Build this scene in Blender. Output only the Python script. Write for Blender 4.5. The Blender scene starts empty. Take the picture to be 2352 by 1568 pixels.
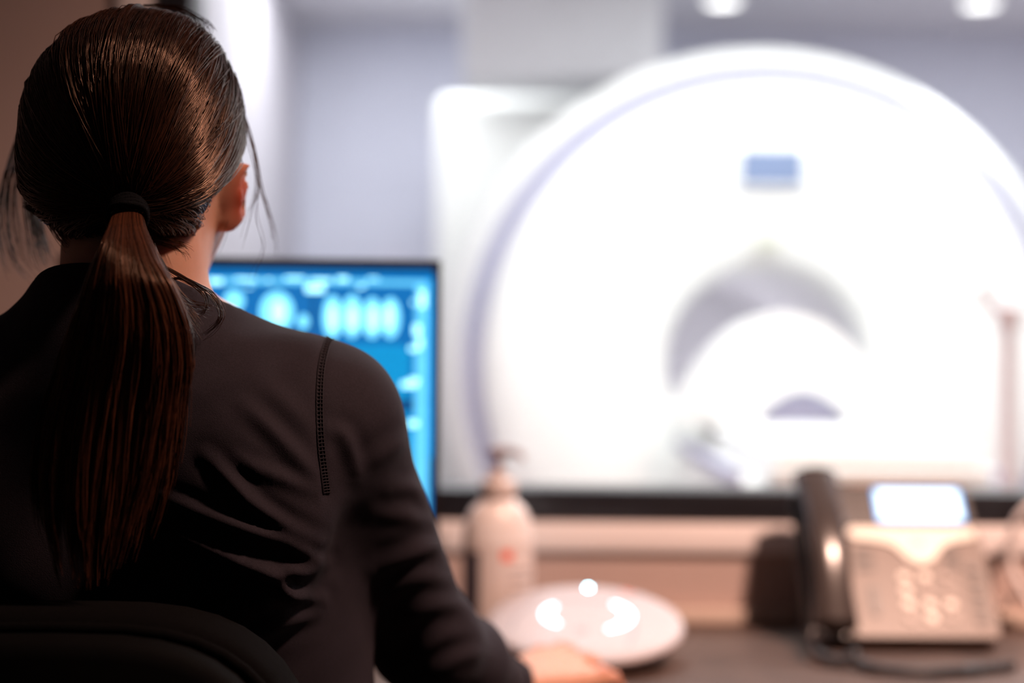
import bpy, bmesh, math, random
import numpy as np
from mathutils import Matrix, Vector
from mathutils.bvhtree import BVHTree

random.seed(7)
rng = np.random.default_rng(11)
S = bpy.context.scene
C = S.collection
PI = math.pi

# ------------------------------------------------------------------ camera
CAM = np.array([0.0, 0.0, 1.15])
FPX = 50.0 / 36.0 * 2352.0
ROLL = math.radians(0.5)
cam_d = bpy.data.cameras.new('camera')
cam_d.lens = 50.0
cam_d.sensor_width = 36.0
cam_d.clip_start = 0.02
cam_d.dof.use_dof = True
cam_d.dof.focus_distance = 0.985
cam_d.dof.aperture_fstop = 2.0
cam = bpy.data.objects.new('camera', cam_d)
C.objects.link(cam)
cam.matrix_world = Matrix.Translation(CAM) @ Matrix.Rotation(PI / 2, 4, 'X') @ Matrix.Rotation(ROLL, 4, 'Z')
S.camera = cam

# ------------------------------------------------------------------ world and exposure
W = bpy.data.worlds.new('world')
S.world = W
W.use_nodes = True
W.node_tree.nodes['Background'].inputs[0].default_value = (1.0, 0.8, 0.72, 1)
W.node_tree.nodes['Background'].inputs[1].default_value = 0.006
S.view_settings.view_transform = 'Standard'
S.view_settings.look = 'None'
S.view_settings.exposure = 0.0
S.view_settings.gamma = 1.0
S.view_settings.use_curve_mapping = False
try:
    S.cycles.use_denoising = True
    S.cycles.max_bounces = 6
    S.cycles.diffuse_bounces = 3
    S.cycles.glossy_bounces = 2
    S.cycles.transmission_bounces = 3
    S.cycles.use_adaptive_sampling = True
    S.cycles.adaptive_threshold = 0.055
    S.cycles.caustics_reflective = False
    S.cycles.caustics_refractive = False
    S.cycles.sample_clamp_indirect = 6.0
except Exception:
    pass

# ------------------------------------------------------------------ room lamps (their housings are built further down)
def area_light(name, loc, size, energy, color, target=None, shape='DISK', size_y=None):
    l = bpy.data.lights.new(name, 'AREA')
    l.shape = shape
    l.size = size
    if size_y:
        l.size_y = size_y
    l.energy = energy
    l.color = color
    o = bpy.data.objects.new(name, l)
    C.objects.link(o)
    o.location = loc
    if target is not None:
        o.rotation_euler = (Vector(target) - Vector(loc)).to_track_quat('-Z', 'Y').to_euler()
    return o

KEY = (0.95, 0.72, 2.48)
key = area_light('control_room_downlight', KEY, 0.14, 25.5, (1.0, 0.63, 0.49), (0.62, 1.75, 0.75))
key.data.spread = math.radians(100)
PANELS = [(0.1, 3.15), (1.5, 3.15), (-0.42, 5.75), (2.4, 5.0)]
for (px_, py_), pe_ in zip(PANELS, (41.0, 41.0, 19.0, 37.0)):
    area_light('scanner_room_panel_light', (px_, py_, 2.655), 1.1, pe_, (0.97, 0.98, 1.0), shape='RECTANGLE', size_y=0.55)

# ------------------------------------------------------------------ pixel helpers
def ray(px, py):
    x, y = px - 1176.0, py - 784.0
    c, s = math.cos(ROLL), math.sin(ROLL)
    u, v = x * c + y * s, -x * s + y * c
    return np.array([u / FPX, 1.0, -v / FPX])

def at(px, py, d):
    return CAM + ray(px, py) * d

def project(P):
    P = np.asarray(P, float) - CAM
    u = P[..., 0] / P[..., 1] * FPX
    v = -P[..., 2] / P[..., 1] * FPX
    c, s = math.cos(ROLL), math.sin(ROLL)
    return np.stack([u * c - v * s + 1176.0, u * s + v * c + 784.0], -1)

# ------------------------------------------------------------------ materials
def new_mat(name):
    m = bpy.data.materials.new(name)
    m.use_nodes = True
    return m, m.node_tree.nodes, m.node_tree.links, m.node_tree.nodes['Principled BSDF']

def mat(name, col, rough=0.5, metal=0.0, spec=0.5, noise=0.0, scale=20.0, bump=0.0, bscale=200.0, sss=0.0, sss_r=(1, .35, .2),
        emit=None, estr=0.0, trans=0.0, sheen=0.0, coat=0.0, stretch=None):
    m, N, L, B = new_mat(name)
    B.inputs['Base Color'].default_value = (*col, 1)
    B.inputs['Roughness'].default_value = rough
    B.inputs['Metallic'].default_value = metal
    B.inputs['Specular IOR Level'].default_value = spec
    tc = N.new('ShaderNodeTexCoord')
    mp = N.new('ShaderNodeMapping')
    L.new(tc.outputs['Object'], mp.inputs[0])
    if stretch:
        mp.inputs['Scale'].default_value = stretch
    if noise > 0:
        n = N.new('ShaderNodeTexNoise')
        n.inputs['Scale'].default_value = scale
        n.inputs['Detail'].default_value = 5
        L.new(mp.outputs[0], n.inputs['Vector'])
        r = N.new('ShaderNodeMapRange')
        r.inputs[1].default_value = 0.3
        r.inputs[2].default_value = 0.7
        r.inputs[3].default_value = 1 - noise
        r.inputs[4].default_value = 1 + noise
        L.new(n.outputs[0], r.inputs[0])
        mx = N.new('ShaderNodeMix')
        mx.data_type = 'RGBA'
        mx.blend_type = 'MULTIPLY'
        mx.inputs[0].default_value = 1.0
        mx.inputs[6].default_value = (*col, 1)
        L.new(r.outputs[0], mx.inputs[7])
        L.new(mx.outputs[2], B.inputs['Base Color'])
    if bump > 0:
        n2 = N.new('ShaderNodeTexNoise')
        n2.inputs['Scale'].default_value = bscale
        n2.inputs['Detail'].default_value = 3
        L.new(mp.outputs[0], n2.inputs['Vector'])
        b = N.new('ShaderNodeBump')
        b.inputs['Strength'].default_value = bump
        b.inputs['Distance'].default_value = 0.002
        L.new(n2.outputs[0], b.inputs['Height'])
        L.new(b.outputs[0], B.inputs['Normal'])
    if sss > 0:
        B.inputs['Subsurface Weight'].default_value = sss
        B.inputs['Subsurface Radius'].default_value = sss_r
        B.inputs['Subsurface Scale'].default_value = 0.02
    if emit:
        B.inputs['Emission Color'].default_value = (*emit, 1)
        B.inputs['Emission Strength'].default_value = estr
    if trans:
        B.inputs['Transmission Weight'].default_value = trans
    if sheen:
        B.inputs['Sheen Weight'].default_value = sheen
        B.inputs['Sheen Roughness'].default_value = 0.4
    if coat:
        B.inputs['Coat Weight'].default_value = coat
        B.inputs['Coat Roughness'].default_value = 0.15
    return m

M = {}
M['wall'] = mat('wall_paint', (0.49, 0.37, 0.335), 0.7, noise=0.03, scale=6, bump=0.15, bscale=90)
M['trim'] = mat('trim_paint', (0.88, 0.82, 0.81), 0.45, noise=0.02, scale=8)
M['frame'] = mat('black_window_frame', (0.012, 0.012, 0.016), 0.35, noise=0.1, scale=30)
M['room_white'] = mat('scanner_wall_paint', (0.54, 0.515, 0.57), 0.7, noise=0.02, scale=3)
M['room_grey'] = mat('scanner_wall_grey_blue', (0.66, 0.68, 0.80), 0.7, noise=0.02, scale=3)
M['room_ceiling'] = mat('scanner_ceiling', (0.72, 0.71, 0.76), 0.8, noise=0.03, scale=5)
M['duct'] = mat('duct_white', (0.74, 0.75, 0.78), 0.6, noise=0.02, scale=5)
M['room_floor'] = mat('scanner_floor_vinyl', (0.74, 0.66, 0.66), 0.4, noise=0.08, scale=9)
M['mri'] = mat('scanner_shell_plastic', (0.86, 0.88, 0.86), 0.35, noise=0.01, scale=4)
M['mri_groove'] = mat('scanner_groove_grey', (0.34, 0.34, 0.47), 0.5, noise=0.03, scale=20)
M['mri_bore'] = mat('scanner_bore_liner', (0.78, 0.76, 0.80), 0.5, noise=0.02, scale=10)
M['mri_panel'] = mat('scanner_display_glass', (0.20, 0.26, 0.40), 0.15, noise=0.03, scale=20)
M['mri_mark'] = mat('scanner_print', (0.55, 0.57, 0.42), 0.4, noise=0.03, scale=20)
M['pad_vinyl'] = mat('table_pad_vinyl', (0.85, 0.87, 0.86), 0.5, noise=0.02, scale=12)
M['pole'] = mat('pole_painted_steel', (0.74, 0.67, 0.71), 0.4, metal=0.0, noise=0.03, scale=20)
M['desk'] = mat('dark_wood_laminate', (0.075, 0.046, 0.036), 0.5, spec=0.25, noise=0.55, scale=14, bump=0.1, bscale=60, stretch=(1.5, 9, 9))
M['desk_trim'] = mat('desk_back_rail', (0.60, 0.48, 0.41), 0.5, noise=0.05, scale=20)
M['metal'] = mat('grey_steel', (0.35, 0.34, 0.34), 0.35, metal=1.0, noise=0.05, scale=20)
M['floor'] = mat('control_room_carpet', (0.06, 0.055, 0.055), 0.95, noise=0.3, scale=150, bump=0.5, bscale=400)
M['shirt'] = mat('charcoal_knit', (0.0205, 0.0150, 0.0205), 0.85, spec=0.2, noise=0.18, scale=700, bump=0.25, bscale=1500)
M['stitch'] = mat('black_thread', (0.019, 0.014, 0.018), 0.8, spec=0.2, noise=0.1, scale=300)
M['trousers'] = mat('black_trouser_cloth', (0.012, 0.011, 0.013), 0.9, noise=0.1, scale=200)
M['shoe'] = mat('black_shoe_leather', (0.012, 0.011, 0.012), 0.4, noise=0.1, scale=60)
M['tie'] = mat('black_elastic', (0.003, 0.003, 0.004), 0.85, spec=0.1, noise=0.2, scale=400, bump=0.5, bscale=900)
M['chair'] = mat('black_chair_fabric', (0.0028, 0.0022, 0.0022), 0.95, spec=0.08, noise=0.15, scale=300, bump=0.3, bscale=700)
M['chair_plastic'] = mat('black_chair_plastic', (0.0028, 0.0024, 0.0024), 0.8, spec=0.08, noise=0.08, scale=60)
M['black_plastic'] = mat('monitor_black_plastic', (0.014, 0.010, 0.012), 0.4, noise=0.08, scale=60)
M['bottle'] = mat('frosted_bottle_plastic', (0.80, 0.73, 0.71), 0.32, noise=0.02, scale=10)
M['label'] = mat('bottle_label_paper', (0.66, 0.57, 0.54), 0.5, noise=0.05, scale=30)
M['label_ink'] = mat('bottle_label_ink', (0.07, 0.06, 0.08), 0.5, noise=0.1, scale=60)
M['label_red'] = mat('bottle_label_red', (0.80, 0.10, 0.03), 0.5, noise=0.05, scale=60)
M['pump'] = mat('pump_plastic', (0.44, 0.36, 0.37), 0.35, noise=0.04, scale=30)
M['pump_cap'] = mat('pump_collar_plastic', (0.62, 0.52, 0.48), 0.35, noise=0.04, scale=30)
M['pad_white'] = mat('control_pad_white', (0.47, 0.415, 0.425), 0.5, spec=0.3, noise=0.01, scale=10)
M['pad_line'] = mat('control_pad_inlay', (0.28, 0.24, 0.26), 0.4, noise=0.03, scale=30)
M['pad_side'] = mat('control_pad_underside', (0.16, 0.13, 0.13), 0.5, noise=0.05, scale=30)
M['led'] = mat('led_white_blue', (0.7, 0.9, 1.0), 0.4, noise=0.01, emit=(0.50, 0.82, 1.0), estr=4.0)
M['led_dot'] = mat('led_dot_blue', (0.5, 0.9, 1.0), 0.4, noise=0.01, emit=(0.35, 0.85, 1.0), estr=70)
M['phone'] = mat('phone_taupe_plastic', (0.165, 0.122, 0.104), 0.42, noise=0.03, scale=40)
M['phone_dark'] = mat('phone_dark_plastic', (0.030, 0.026, 0.028), 0.35, noise=0.06, scale=40)
M['handset'] = mat('handset_dark_plastic', (0.050, 0.040, 0.038), 0.24, spec=0.5, noise=0.05, scale=40, coat=0.2)
M['phone_white'] = mat('phone_cream_panel', (0.88, 0.84, 0.76), 0.3, noise=0.01, scale=30)
M['phone_key'] = mat('phone_key_grey', (0.34, 0.27, 0.24), 0.35, noise=0.03, scale=80)
M['phone_key_glint'] = mat('phone_key_highlight', (0.90, 0.82, 0.74), 0.25, noise=0.03, scale=80)
M['phone_key_dark'] = mat('phone_key_dark', (0.06, 0.05, 0.048), 0.4, noise=0.05, scale=80)
M['lcd'] = mat('phone_lcd', (0.3, 0.6, 0.9), 0.3, noise=0.01, emit=(0.75, 0.92, 1.0), estr=1.9)
M['lcd_edge'] = mat('phone_lcd_edge', (0.1, 0.4, 0.8), 0.3, noise=0.01, emit=(0.02, 0.32, 0.9), estr=1.0)
M['cable_white'] = mat('white_cable', (0.72, 0.64, 0.62), 0.45, noise=0.03, scale=40)
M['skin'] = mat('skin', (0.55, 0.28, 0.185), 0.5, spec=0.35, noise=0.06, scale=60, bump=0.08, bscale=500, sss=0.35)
def add_flush_and_glow(m):
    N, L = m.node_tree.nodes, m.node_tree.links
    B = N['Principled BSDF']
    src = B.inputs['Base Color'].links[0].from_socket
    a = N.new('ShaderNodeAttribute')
    a.attribute_name = 'flush_and_glow'
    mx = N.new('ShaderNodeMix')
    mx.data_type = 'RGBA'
    mx.inputs[7].default_value = (0.36, 0.055, 0.02, 1)  # deep red also stands in for light glowing through the ears
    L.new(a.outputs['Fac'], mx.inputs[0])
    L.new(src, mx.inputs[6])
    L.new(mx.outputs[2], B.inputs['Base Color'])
add_flush_and_glow(M['skin'])
M['lamp_on'] = mat('lamp_diffuser', (0.9, 0.9, 0.9), 0.5, noise=0.01, emit=(1.0, 0.98, 0.97), estr=4.0)
M['added_bore_glow'] = mat('added_bore_glow_strip', (0.9, 0.9, 0.9), 0.5, noise=0.01, emit=(0.98, 0.97, 1.0), estr=12.0)  # added glow to fill the bore, not a visible lamp
M['lamp_rim'] = mat('lamp_rim', (0.7, 0.7, 0.7), 0.4, noise=0.03, scale=20)

def glass_mat():
    m, N, L, B = new_mat('window_glass')
    out = N['Material Output']
    tr = N.new('ShaderNodeBsdfTransparent')
    tr.inputs[0].default_value = (0.975, 0.985, 0.98, 1)
    gl = N.new('ShaderNodeBsdfGlossy')
    gl.inputs['Roughness'].default_value = 0.02
    gl.inputs['Color'].default_value = (0.9, 0.92, 0.95, 1)
    mx = N.new('ShaderNodeMixShader')
    mx.inputs[0].default_value = 0.035
    L.new(tr.outputs[0], mx.inputs[1])
    L.new(gl.outputs[0], mx.inputs[2])
    L.new(mx.outputs[0], out.inputs[0])
    return m
M['glass'] = glass_mat()

def emis(name, col, s):
    m, N, L, B = new_mat(name)
    B.inputs['Base Color'].default_value = (0.01, 0.01, 0.012, 1)
    B.inputs['Roughness'].default_value = 0.3
    B.inputs['Emission Color'].default_value = (*col, 1)
    n = N.new('ShaderNodeTexNoise')
    n.inputs['Scale'].default_value = 120
    tc = N.new('ShaderNodeTexCoord')
    L.new(tc.outputs['Object'], n.inputs['Vector'])
    r = N.new('ShaderNodeMapRange')
    r.inputs[3].default_value = s * 0.85
    r.inputs[4].default_value = s * 1.15
    L.new(n.outputs[0], r.inputs[0])
    L.new(r.outputs[0], B.inputs['Emission Strength'])
    return m
M['scr_bg'] = emis('screen_blue', (0.0, 0.16, 0.48), 1.1)
M['scr_mid'] = emis('screen_mid_blue', (0.0, 0.33, 0.72), 1.0)
M['scr_tool'] = emis('screen_toolbar_cyan', (0.13, 0.62, 0.98), 1.3)
M['scr_strip'] = emis('screen_scrollbar_blue', (0.0, 0.36, 0.98), 1.0)
M['scr_hi'] = emis('screen_bright_cyan', (0.40, 0.90, 1.0), 2.3)
M['scr_brain'] = emis('screen_scan_cyan', (0.20, 0.72, 0.98), 1.7)
M['scr_dark'] = emis('screen_dark_blue', (0.0, 0.075, 0.24), 1.0)

def hair_mat(name, gain=1.0):
    m, N, L, B = new_mat(name)
    a = N.new('ShaderNodeAttribute')
    a.attribute_name = 'tone'
    cr = N.new('ShaderNodeValToRGB')
    e = cr.color_ramp.elements
    e[0].position = 0.0
    e[0].color = (0.0045 * gain, 0.0018 * gain, 0.0014 * gain, 1)
    e[1].position = 1.0
    e[1].color = (0.080 * gain, 0.025 * gain, 0.011 * gain, 1)
    L.new(a.outputs['Fac'], cr.inputs[0])
    L.new(cr.outputs[0], B.inputs['Base Color'])
    B.inputs['Roughness'].default_value = 0.27
    B.inputs['Specular IOR Level'].default_value = 0.85
    B.inputs['Specular Tint'].default_value = (1.0, 0.62, 0.42, 1)
    return m
M['hair'] = hair_mat('brown_hair', 1.15)
M['hair_tail_lit'] = hair_mat('lit_ponytail_hair', 2.6)  # same brown hair, colour lifted so the strands look lit
M['scalp'] = mat('dark_hair_mass', (0.010, 0.0045, 0.0035), 0.6, spec=0.2, noise=0.3, scale=120)

for k_ in ('scr_mid', 'scr_tool', 'scr_strip', 'scr_hi', 'scr_brain', 'scr_dark', 'led', 'led_dot', 'lcd', 'lcd_edge', 'lamp_on'):
    M[k_].cycles.emission_sampling = 'NONE'        # small lit surfaces: seen, not sampled as lamps

# ------------------------------------------------------------------ mesh helpers
def link(name, me, m=None, parent=None, smooth=True, auto=None):
    o = bpy.data.objects.new(name, me)
    C.objects.link(o)
    if m is not None and not me.materials:
        me.materials.append(M[m] if isinstance(m, str) else m)
    if smooth:
        me.polygons.foreach_set('use_smooth', [True] * len(me.polygons))
    if auto is not None:
        try:
            me.set_sharp_from_angle(angle=math.radians(auto))
        except Exception:
            pass
    if parent is not None:
        o.parent = parent
    return o

def from_arrays(name, V, F, m, parent=None, smooth=True, auto=None):
    me = bpy.data.meshes.new(name)
    V = np.asarray(V, np.float32)
    if isinstance(F, np.ndarray):
        n = F.shape[1]
        me.vertices.add(len(V))
        me.vertices.foreach_set('co', V.ravel())
        me.loops.add(F.size)
        me.loops.foreach_set('vertex_index', F.astype(np.int32).ravel())
        me.polygons.add(len(F))
        me.polygons.foreach_set('loop_start', np.arange(0, F.size, n, dtype=np.int32))
        me.update(calc_edges=True)
    else:
        me.from_pydata([tuple(map(float, v)) for v in V], [], F)
    me.validate()
    return link(name, me, m, parent, smooth, auto)

def from_bm(name, bm, m, parent=None, smooth=True, auto=40):
    bmesh.ops.recalc_face_normals(bm, faces=bm.faces)
    me = bpy.data.meshes.new(name)
    bm.to_mesh(me)
    bm.free()
    return link(name, me, m, parent, smooth, auto)

def bm_box(bm, x0, x1, y0, y1, z0, z1, bev=0.0, seg=2, mtx=None):
    t = bmesh.new()
    bmesh.ops.create_cube(t, size=1.0)
    for v in t.verts:
        v.co = Vector(((x0 + x1) / 2 + v.co.x * (x1 - x0), (y0 + y1) / 2 + v.co.y * (y1 - y0), (z0 + z1) / 2 + v.co.z * (z1 - z0)))
    if bev > 0:
        bmesh.ops.bevel(t, geom=list(t.edges), offset=bev, segments=seg, affect='EDGES', profile=0.5)
    if mtx is not None:
        bmesh.ops.transform(t, matrix=mtx, verts=t.verts)
    me = bpy.data.meshes.new('tmp')
    t.to_mesh(me)
    t.free()
    bm.from_mesh(me)
    bpy.data.meshes.remove(me)
    return bm

def box(name, x0, x1, y0, y1, z0, z1, m, parent=None, bev=0.0, seg=2, mtx=None):
    return from_bm(name, bm_box(bmesh.new(), x0, x1, y0, y1, z0, z1, bev, seg, mtx), m, parent)

def lathe(name, prof, m, parent=None, n=48, sx=1.0, sy=1.0, mtx=None, auto=35, a0=0.0, a1=2 * PI):
    full = abs(a1 - a0 - 2 * PI) < 1e-6
    k = n if full else n + 1
    ang = a0 + (a1 - a0) * np.arange(k) / n
    V, F = [], []
    for r, z in prof:
        for a in ang:
            V.append((r * math.cos(a) * sx, r * math.sin(a) * sy, z))
    for i in range(len(prof) - 1):
        for j in range(n):
            j2 = (j + 1) % k
            F.append((i * k + j, i * k + j2, (i + 1) * k + j2, (i + 1) * k + j))
    bm = bmesh.new()
    me = bpy.data.meshes.new('tmp')
    me.from_pydata(V, [], F)
    bm.from_mesh(me)
    bpy.data.meshes.remove(me)
    bmesh.ops.remove_doubles(bm, verts=bm.verts, dist=1e-6)
    if mtx is not None:
        bmesh.ops.transform(bm, matrix=mtx, verts=bm.verts)
    return from_bm(name, bm, m, parent, True, auto)

def catmull(P, n):
    P = np.asarray(P, float)
    P = np.vstack([2 * P[0] - P[1], P, 2 * P[-1] - P[-2]])
    segs = len(P) - 3
    t = np.linspace(0, segs, n)
    i = np.minimum(t.astype(int), segs - 1)
    u = (t - i)[:, None]
    a, b, c, d = P[i], P[i + 1], P[i + 2], P[i + 3]
    return 0.5 * ((2 * b) + (-a + c) * u + (2 * a - 5 * b + 4 * c - d) * u ** 2 + (-a + 3 * b - 3 * c + d) * u ** 3)

def frames(P):
    T = np.gradient(P, axis=0)
    T /= np.linalg.norm(T, axis=1, keepdims=True) + 1e-12
    ref = np.array([0.0, 0.0, 1.0]) if abs(T[0][2]) < 0.9 else np.array([1.0, 0.0, 0.0])
    N = np.zeros_like(P)
    n = ref - T[0] * ref.dot(T[0])
    for i in range(len(P)):
        n = n - T[i] * n.dot(T[i])
        n = n / (np.linalg.norm(n) + 1e-12)
        N[i] = n
    return T, N, np.cross(T, N)

def tube_arrays(P, r, n=8, caps=True):
    P = np.asarray(P, float)
    r = np.broadcast_to(np.asarray(r, float), (len(P),))
    T, N, B = frames(P)
    a = 2 * PI * np.arange(n) / n
    V = (P[:, None, :] + r[:, None, None] * (np.cos(a)[None, :, None] * N[:, None, :] + np.sin(a)[None, :, None] * B[:, None, :])).reshape(-1, 3)
    F = []
    for i in range(len(P) - 1):
        for j in range(n):
            j2 = (j + 1) % n
            F.append((i * n + j, i * n + j2, (i + 1) * n + j2, (i + 1) * n + j))
    if caps:
        F.append(tuple(range(n - 1, -1, -1)))
        F.append(tuple(range((len(P) - 1) * n, len(P) * n)))
    return V, F

def tube(name, P, r, m, parent=None, n=8):
    V, F = tube_arrays(P, r, n)
    return from_arrays(name, V, F, m, parent, True, 60)

def prism(name, pts, y0, y1, m, parent=None, bev=0.0, mtx=None, seg=2):
    """outline in (x, z), extruded along y from y0 (front) to y1"""
    bm = bmesh.new()
    a = [bm.verts.new((p[0], y0, p[1])) for p in pts]
    b = [bm.verts.new((p[0], y1, p[1])) for p in pts]
    f0 = bm.faces.new(a)
    bm.faces.new(list(reversed(b)))
    for i in range(len(pts)):
        j = (i + 1) % len(pts)
        bm.faces.new((a[i], b[i], b[j], a[j]))
    if bev > 0:
        bmesh.ops.bevel(bm, geom=list(f0.edges), offset=bev, segments=seg, affect='EDGES', profile=0.5, clamp_overlap=True)
    if mtx is not None:
        bmesh.ops.transform(bm, matrix=mtx, verts=bm.verts)
    return from_bm(name, bm, m, parent, True, 35)

def ellipse_pts(cx, cz, rx, rz, n=28, a0=0, a1=2 * PI):
    k = n if abs(a1 - a0 - 2 * PI) < 1e-6 else n + 1
    return [(cx + rx * math.cos(a0 + (a1 - a0) * i / n), cz + rz * math.sin(a0 + (a1 - a0) * i / n)) for i in range(k)]

def round_rect(x0, x1, z0, z1, r, n=5):
    P = []
    for cx, cz, s in ((x1 - r, z1 - r, 0), (x0 + r, z1 - r, PI / 2), (x0 + r, z0 + r, PI), (x1 - r, z0 + r, 1.5 * PI)):
        for i in range(n + 1):
            a = s + PI / 2 * i / n
            P.append((cx + r * math.cos(a), cz + r * math.sin(a)))
    return P

def tag(o, label=None, cat=None, group=None, kind=None):
    if label: o['label'] = label
    if cat: o['category'] = cat
    if group: o['group'] = group
    if kind: o['kind'] = kind
    return o

def thing(name, label, cat, loc=(0, 0, 0), rot=(0, 0, 0), group=None):
    o = bpy.data.objects.new(name, None)
    C.objects.link(o)
    o.empty_display_size = 0.05
    o.location = loc
    o.rotation_euler = rot
    return tag(o, label, cat, group)

def struct(o):
    o['kind'] = 'structure'
    return o

# ------------------------------------------------------------------ the setting: control room
DESK = 0.743
WY = 2.10                                     # control-room face of the window wall
WY2 = 2.24
OX0, OX1, OZ0, OZ1 = -0.535, 2.35, 0.885, 2.02  # window opening
bmw = bmesh.new()
for b in ((-1.6, OX0, 0, 2.62), (OX1, 3.0, 0, 2.62), (OX0, OX1, 0, OZ0), (OX0, OX1, OZ1, 2.62)):
    bm_box(bmw, b[0], b[1], WY, WY2, b[2], b[3])
o = struct(from_bm('wall_window_side', bmw, 'wall', smooth=False, auto=None))
o['label'] = 'beige painted wall under and beside the observation window'
o = struct(box('floor', -1.6, 3.0, -1.4, WY, -0.05, 0, 'floor')); o['label'] = 'dark carpeted floor of the control room'
o = struct(box('wall_left', -1.7, -1.6, -1.4, WY2, 0, 2.62, 'wall')); o['label'] = 'beige side wall of the control room'
o = struct(box('ceiling', -1.7, 3.0, -1.4, WY2, 2.62, 2.7, 'room_ceiling')); o['label'] = 'white ceiling of the control room'

win = struct(thing('window_1', 'wide observation window with black frame looking into the bright scanner room', None, (0, WY, 0)))
FW = 0.047
GY = 0.045
def wbox(name, x0, x1, y0, y1, z0, z1, m, bev=0.002):
    return box(name, x0, x1, y0, y1, z0, z1, m, win, bev)
wbox('window_frame', OX0 + 0.002, OX1 - 0.002, 0.0, 0.09, OZ0 + 0.001, OZ0 + FW, 'frame')
wbox('window_frame', OX0 + 0.002, OX1 - 0.002, 0.0, 0.09, OZ1 - FW, OZ1 - 0.001, 'frame')
wbox('window_frame', OX0 + 0.002, OX0 + 0.058, 0.0, 0.09, OZ0 + FW, OZ1 - FW, 'frame')
wbox('window_frame', OX1 - 0.058, OX1 - 0.002, 0.0, 0.09, OZ0 + FW, OZ1 - FW, 'frame')
wbox('pane', OX0 + 0.05, OX1 - 0.05, GY, GY + 0.006, OZ0 + FW - 0.006, OZ1 - FW + 0.006, 'glass', 0)

TW = 0.048
trim = struct(thing('trim_1', 'pale painted casing around the observation window', None, (0, WY, 0)))
box('casing_board', OX0 - TW, OX1 + TW, -0.012, -0.0005, OZ0 - TW + 0.005, OZ0, 'trim', trim, 0.004)
box('casing_board', OX0 - TW, OX1 + TW, -0.018, -0.0005, OZ1, OZ1 + TW, 'trim', trim, 0.004)
box('casing_board', OX0 - TW, OX0, -0.018, -0.0005, OZ0, OZ1, 'trim', trim, 0.004)
box('casing_board', OX1, OX1 + TW, -0.018, -0.0005, OZ0, OZ1, 'trim', trim, 0.004)

# ------------------------------------------------------------------ the setting: scanner room
RX0, RX1, RY1, RZ = -1.06, 3.3, 7.0, 2.70
def sbox(name, label, *a):
    o = struct(box(name, *a)); o['label'] = label
    return o
sbox('floor_scanner_room', 'pale vinyl floor of the scanner room', RX0, RX1, WY2, RY1, -0.05, 0, 'room_floor')
sbox('wall_back', 'grey-blue back wall of the scanner room', RX0, RX1, RY1, RY1 + 0.1, 0, RZ, 'room_grey')
sbox('wall_scanner_room_left', 'white side wall of the scanner room', RX0 - 0.1, RX0, WY2, RY1 + 0.1, 0, RZ, 'room_white')
sbox('wall_scanner_room_right', 'white side wall of the scanner room behind the pole', RX1, RX1 + 0.1, WY2, RY1 + 0.1, 0, RZ, 'room_white')
sbox('ceiling_scanner_room', 'white ceiling of the scanner room', RX0, RX1, WY2, RY1, RZ, RZ + 0.08, 'room_ceiling')

# ceiling fixtures
def panel_fixture(x, y, label):
    t = thing('ceiling_panel_light', label, 'ceiling light', (x, y, 2.70), group='scanner room ceiling panels')
    bm = bmesh.new()
    for a in ((-0.6, 0.6, -0.325, -0.29), (-0.6, 0.6, 0.29, 0.325), (-0.6, -0.565, -0.29, 0.29), (0.565, 0.6, -0.29, 0.29)):
        bm_box(bm, a[0], a[1], a[2], a[3], -0.04, 0)
    from_bm('panel_frame', bm, 'lamp_rim', t)
    box('diffuser', -0.563, 0.563, -0.288, 0.288, -0.02, -0.005, 'lamp_on', t)
names = ['rectangular ceiling light panel above the observation window, over the cabinet side', 'rectangular ceiling light panel over the patient table',
         'rectangular ceiling light panel in the far corner left of the hanging duct', 'rectangular ceiling light panel behind the scanner near the pole']
for (x, y), l in zip(PANELS, names):
    panel_fixture(x, y, l)

def downlight(x, y, z, label, r=0.075, m='lamp_on'):
    t = thing('downlight', label, 'ceiling light', (x, y, z))
    lathe('trim_ring', [(r, 0), (r * 1.25, 0), (r * 1.25, -0.006), (r * 1.02, -0.01), (r, -0.004), (r, 0)], 'lamp_rim', t)
    lathe('lamp_lens', [(0.0005, -0.001), (r, -0.001), (r * 0.98, -0.006), (0.0005, -0.012)], m, t)
    return t
p = at(1660, -4, 6.42); downlight(p[0], p[1], RZ, 'round ceiling downlight glowing above the scanner arch')
p = at(2252, 0, 6.42); downlight(p[0], p[1], RZ, 'round ceiling downlight glowing at the far upper corner, above the scanner shoulder')
t = downlight(KEY[0], KEY[1], 2.62, 'warm round ceiling downlight of the control room', 0.08)
t.location.z = 2.62

# ceiling duct
d0, d1 = at(1062, 178, 5.4), at(1522, 178, 5.4)
du = thing('ceiling_duct', 'white boxed duct hanging from the scanner room ceiling above the cabinet', 'duct', ((d0[0] + d1[0]) / 2, 5.4, d0[2]))
hw = (d1[0] - d0[0]) / 2
box('duct_casing', -hw, hw, 0, 0.42, 0, RZ - d0[2] - 0.001, 'duct', du, 0.01)
box('duct_flange', -hw - 0.01, hw + 0.01, -0.01, 0.43, RZ - d0[2] - 0.03, RZ - d0[2] - 0.0012, 'duct', du, 0.004)

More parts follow.
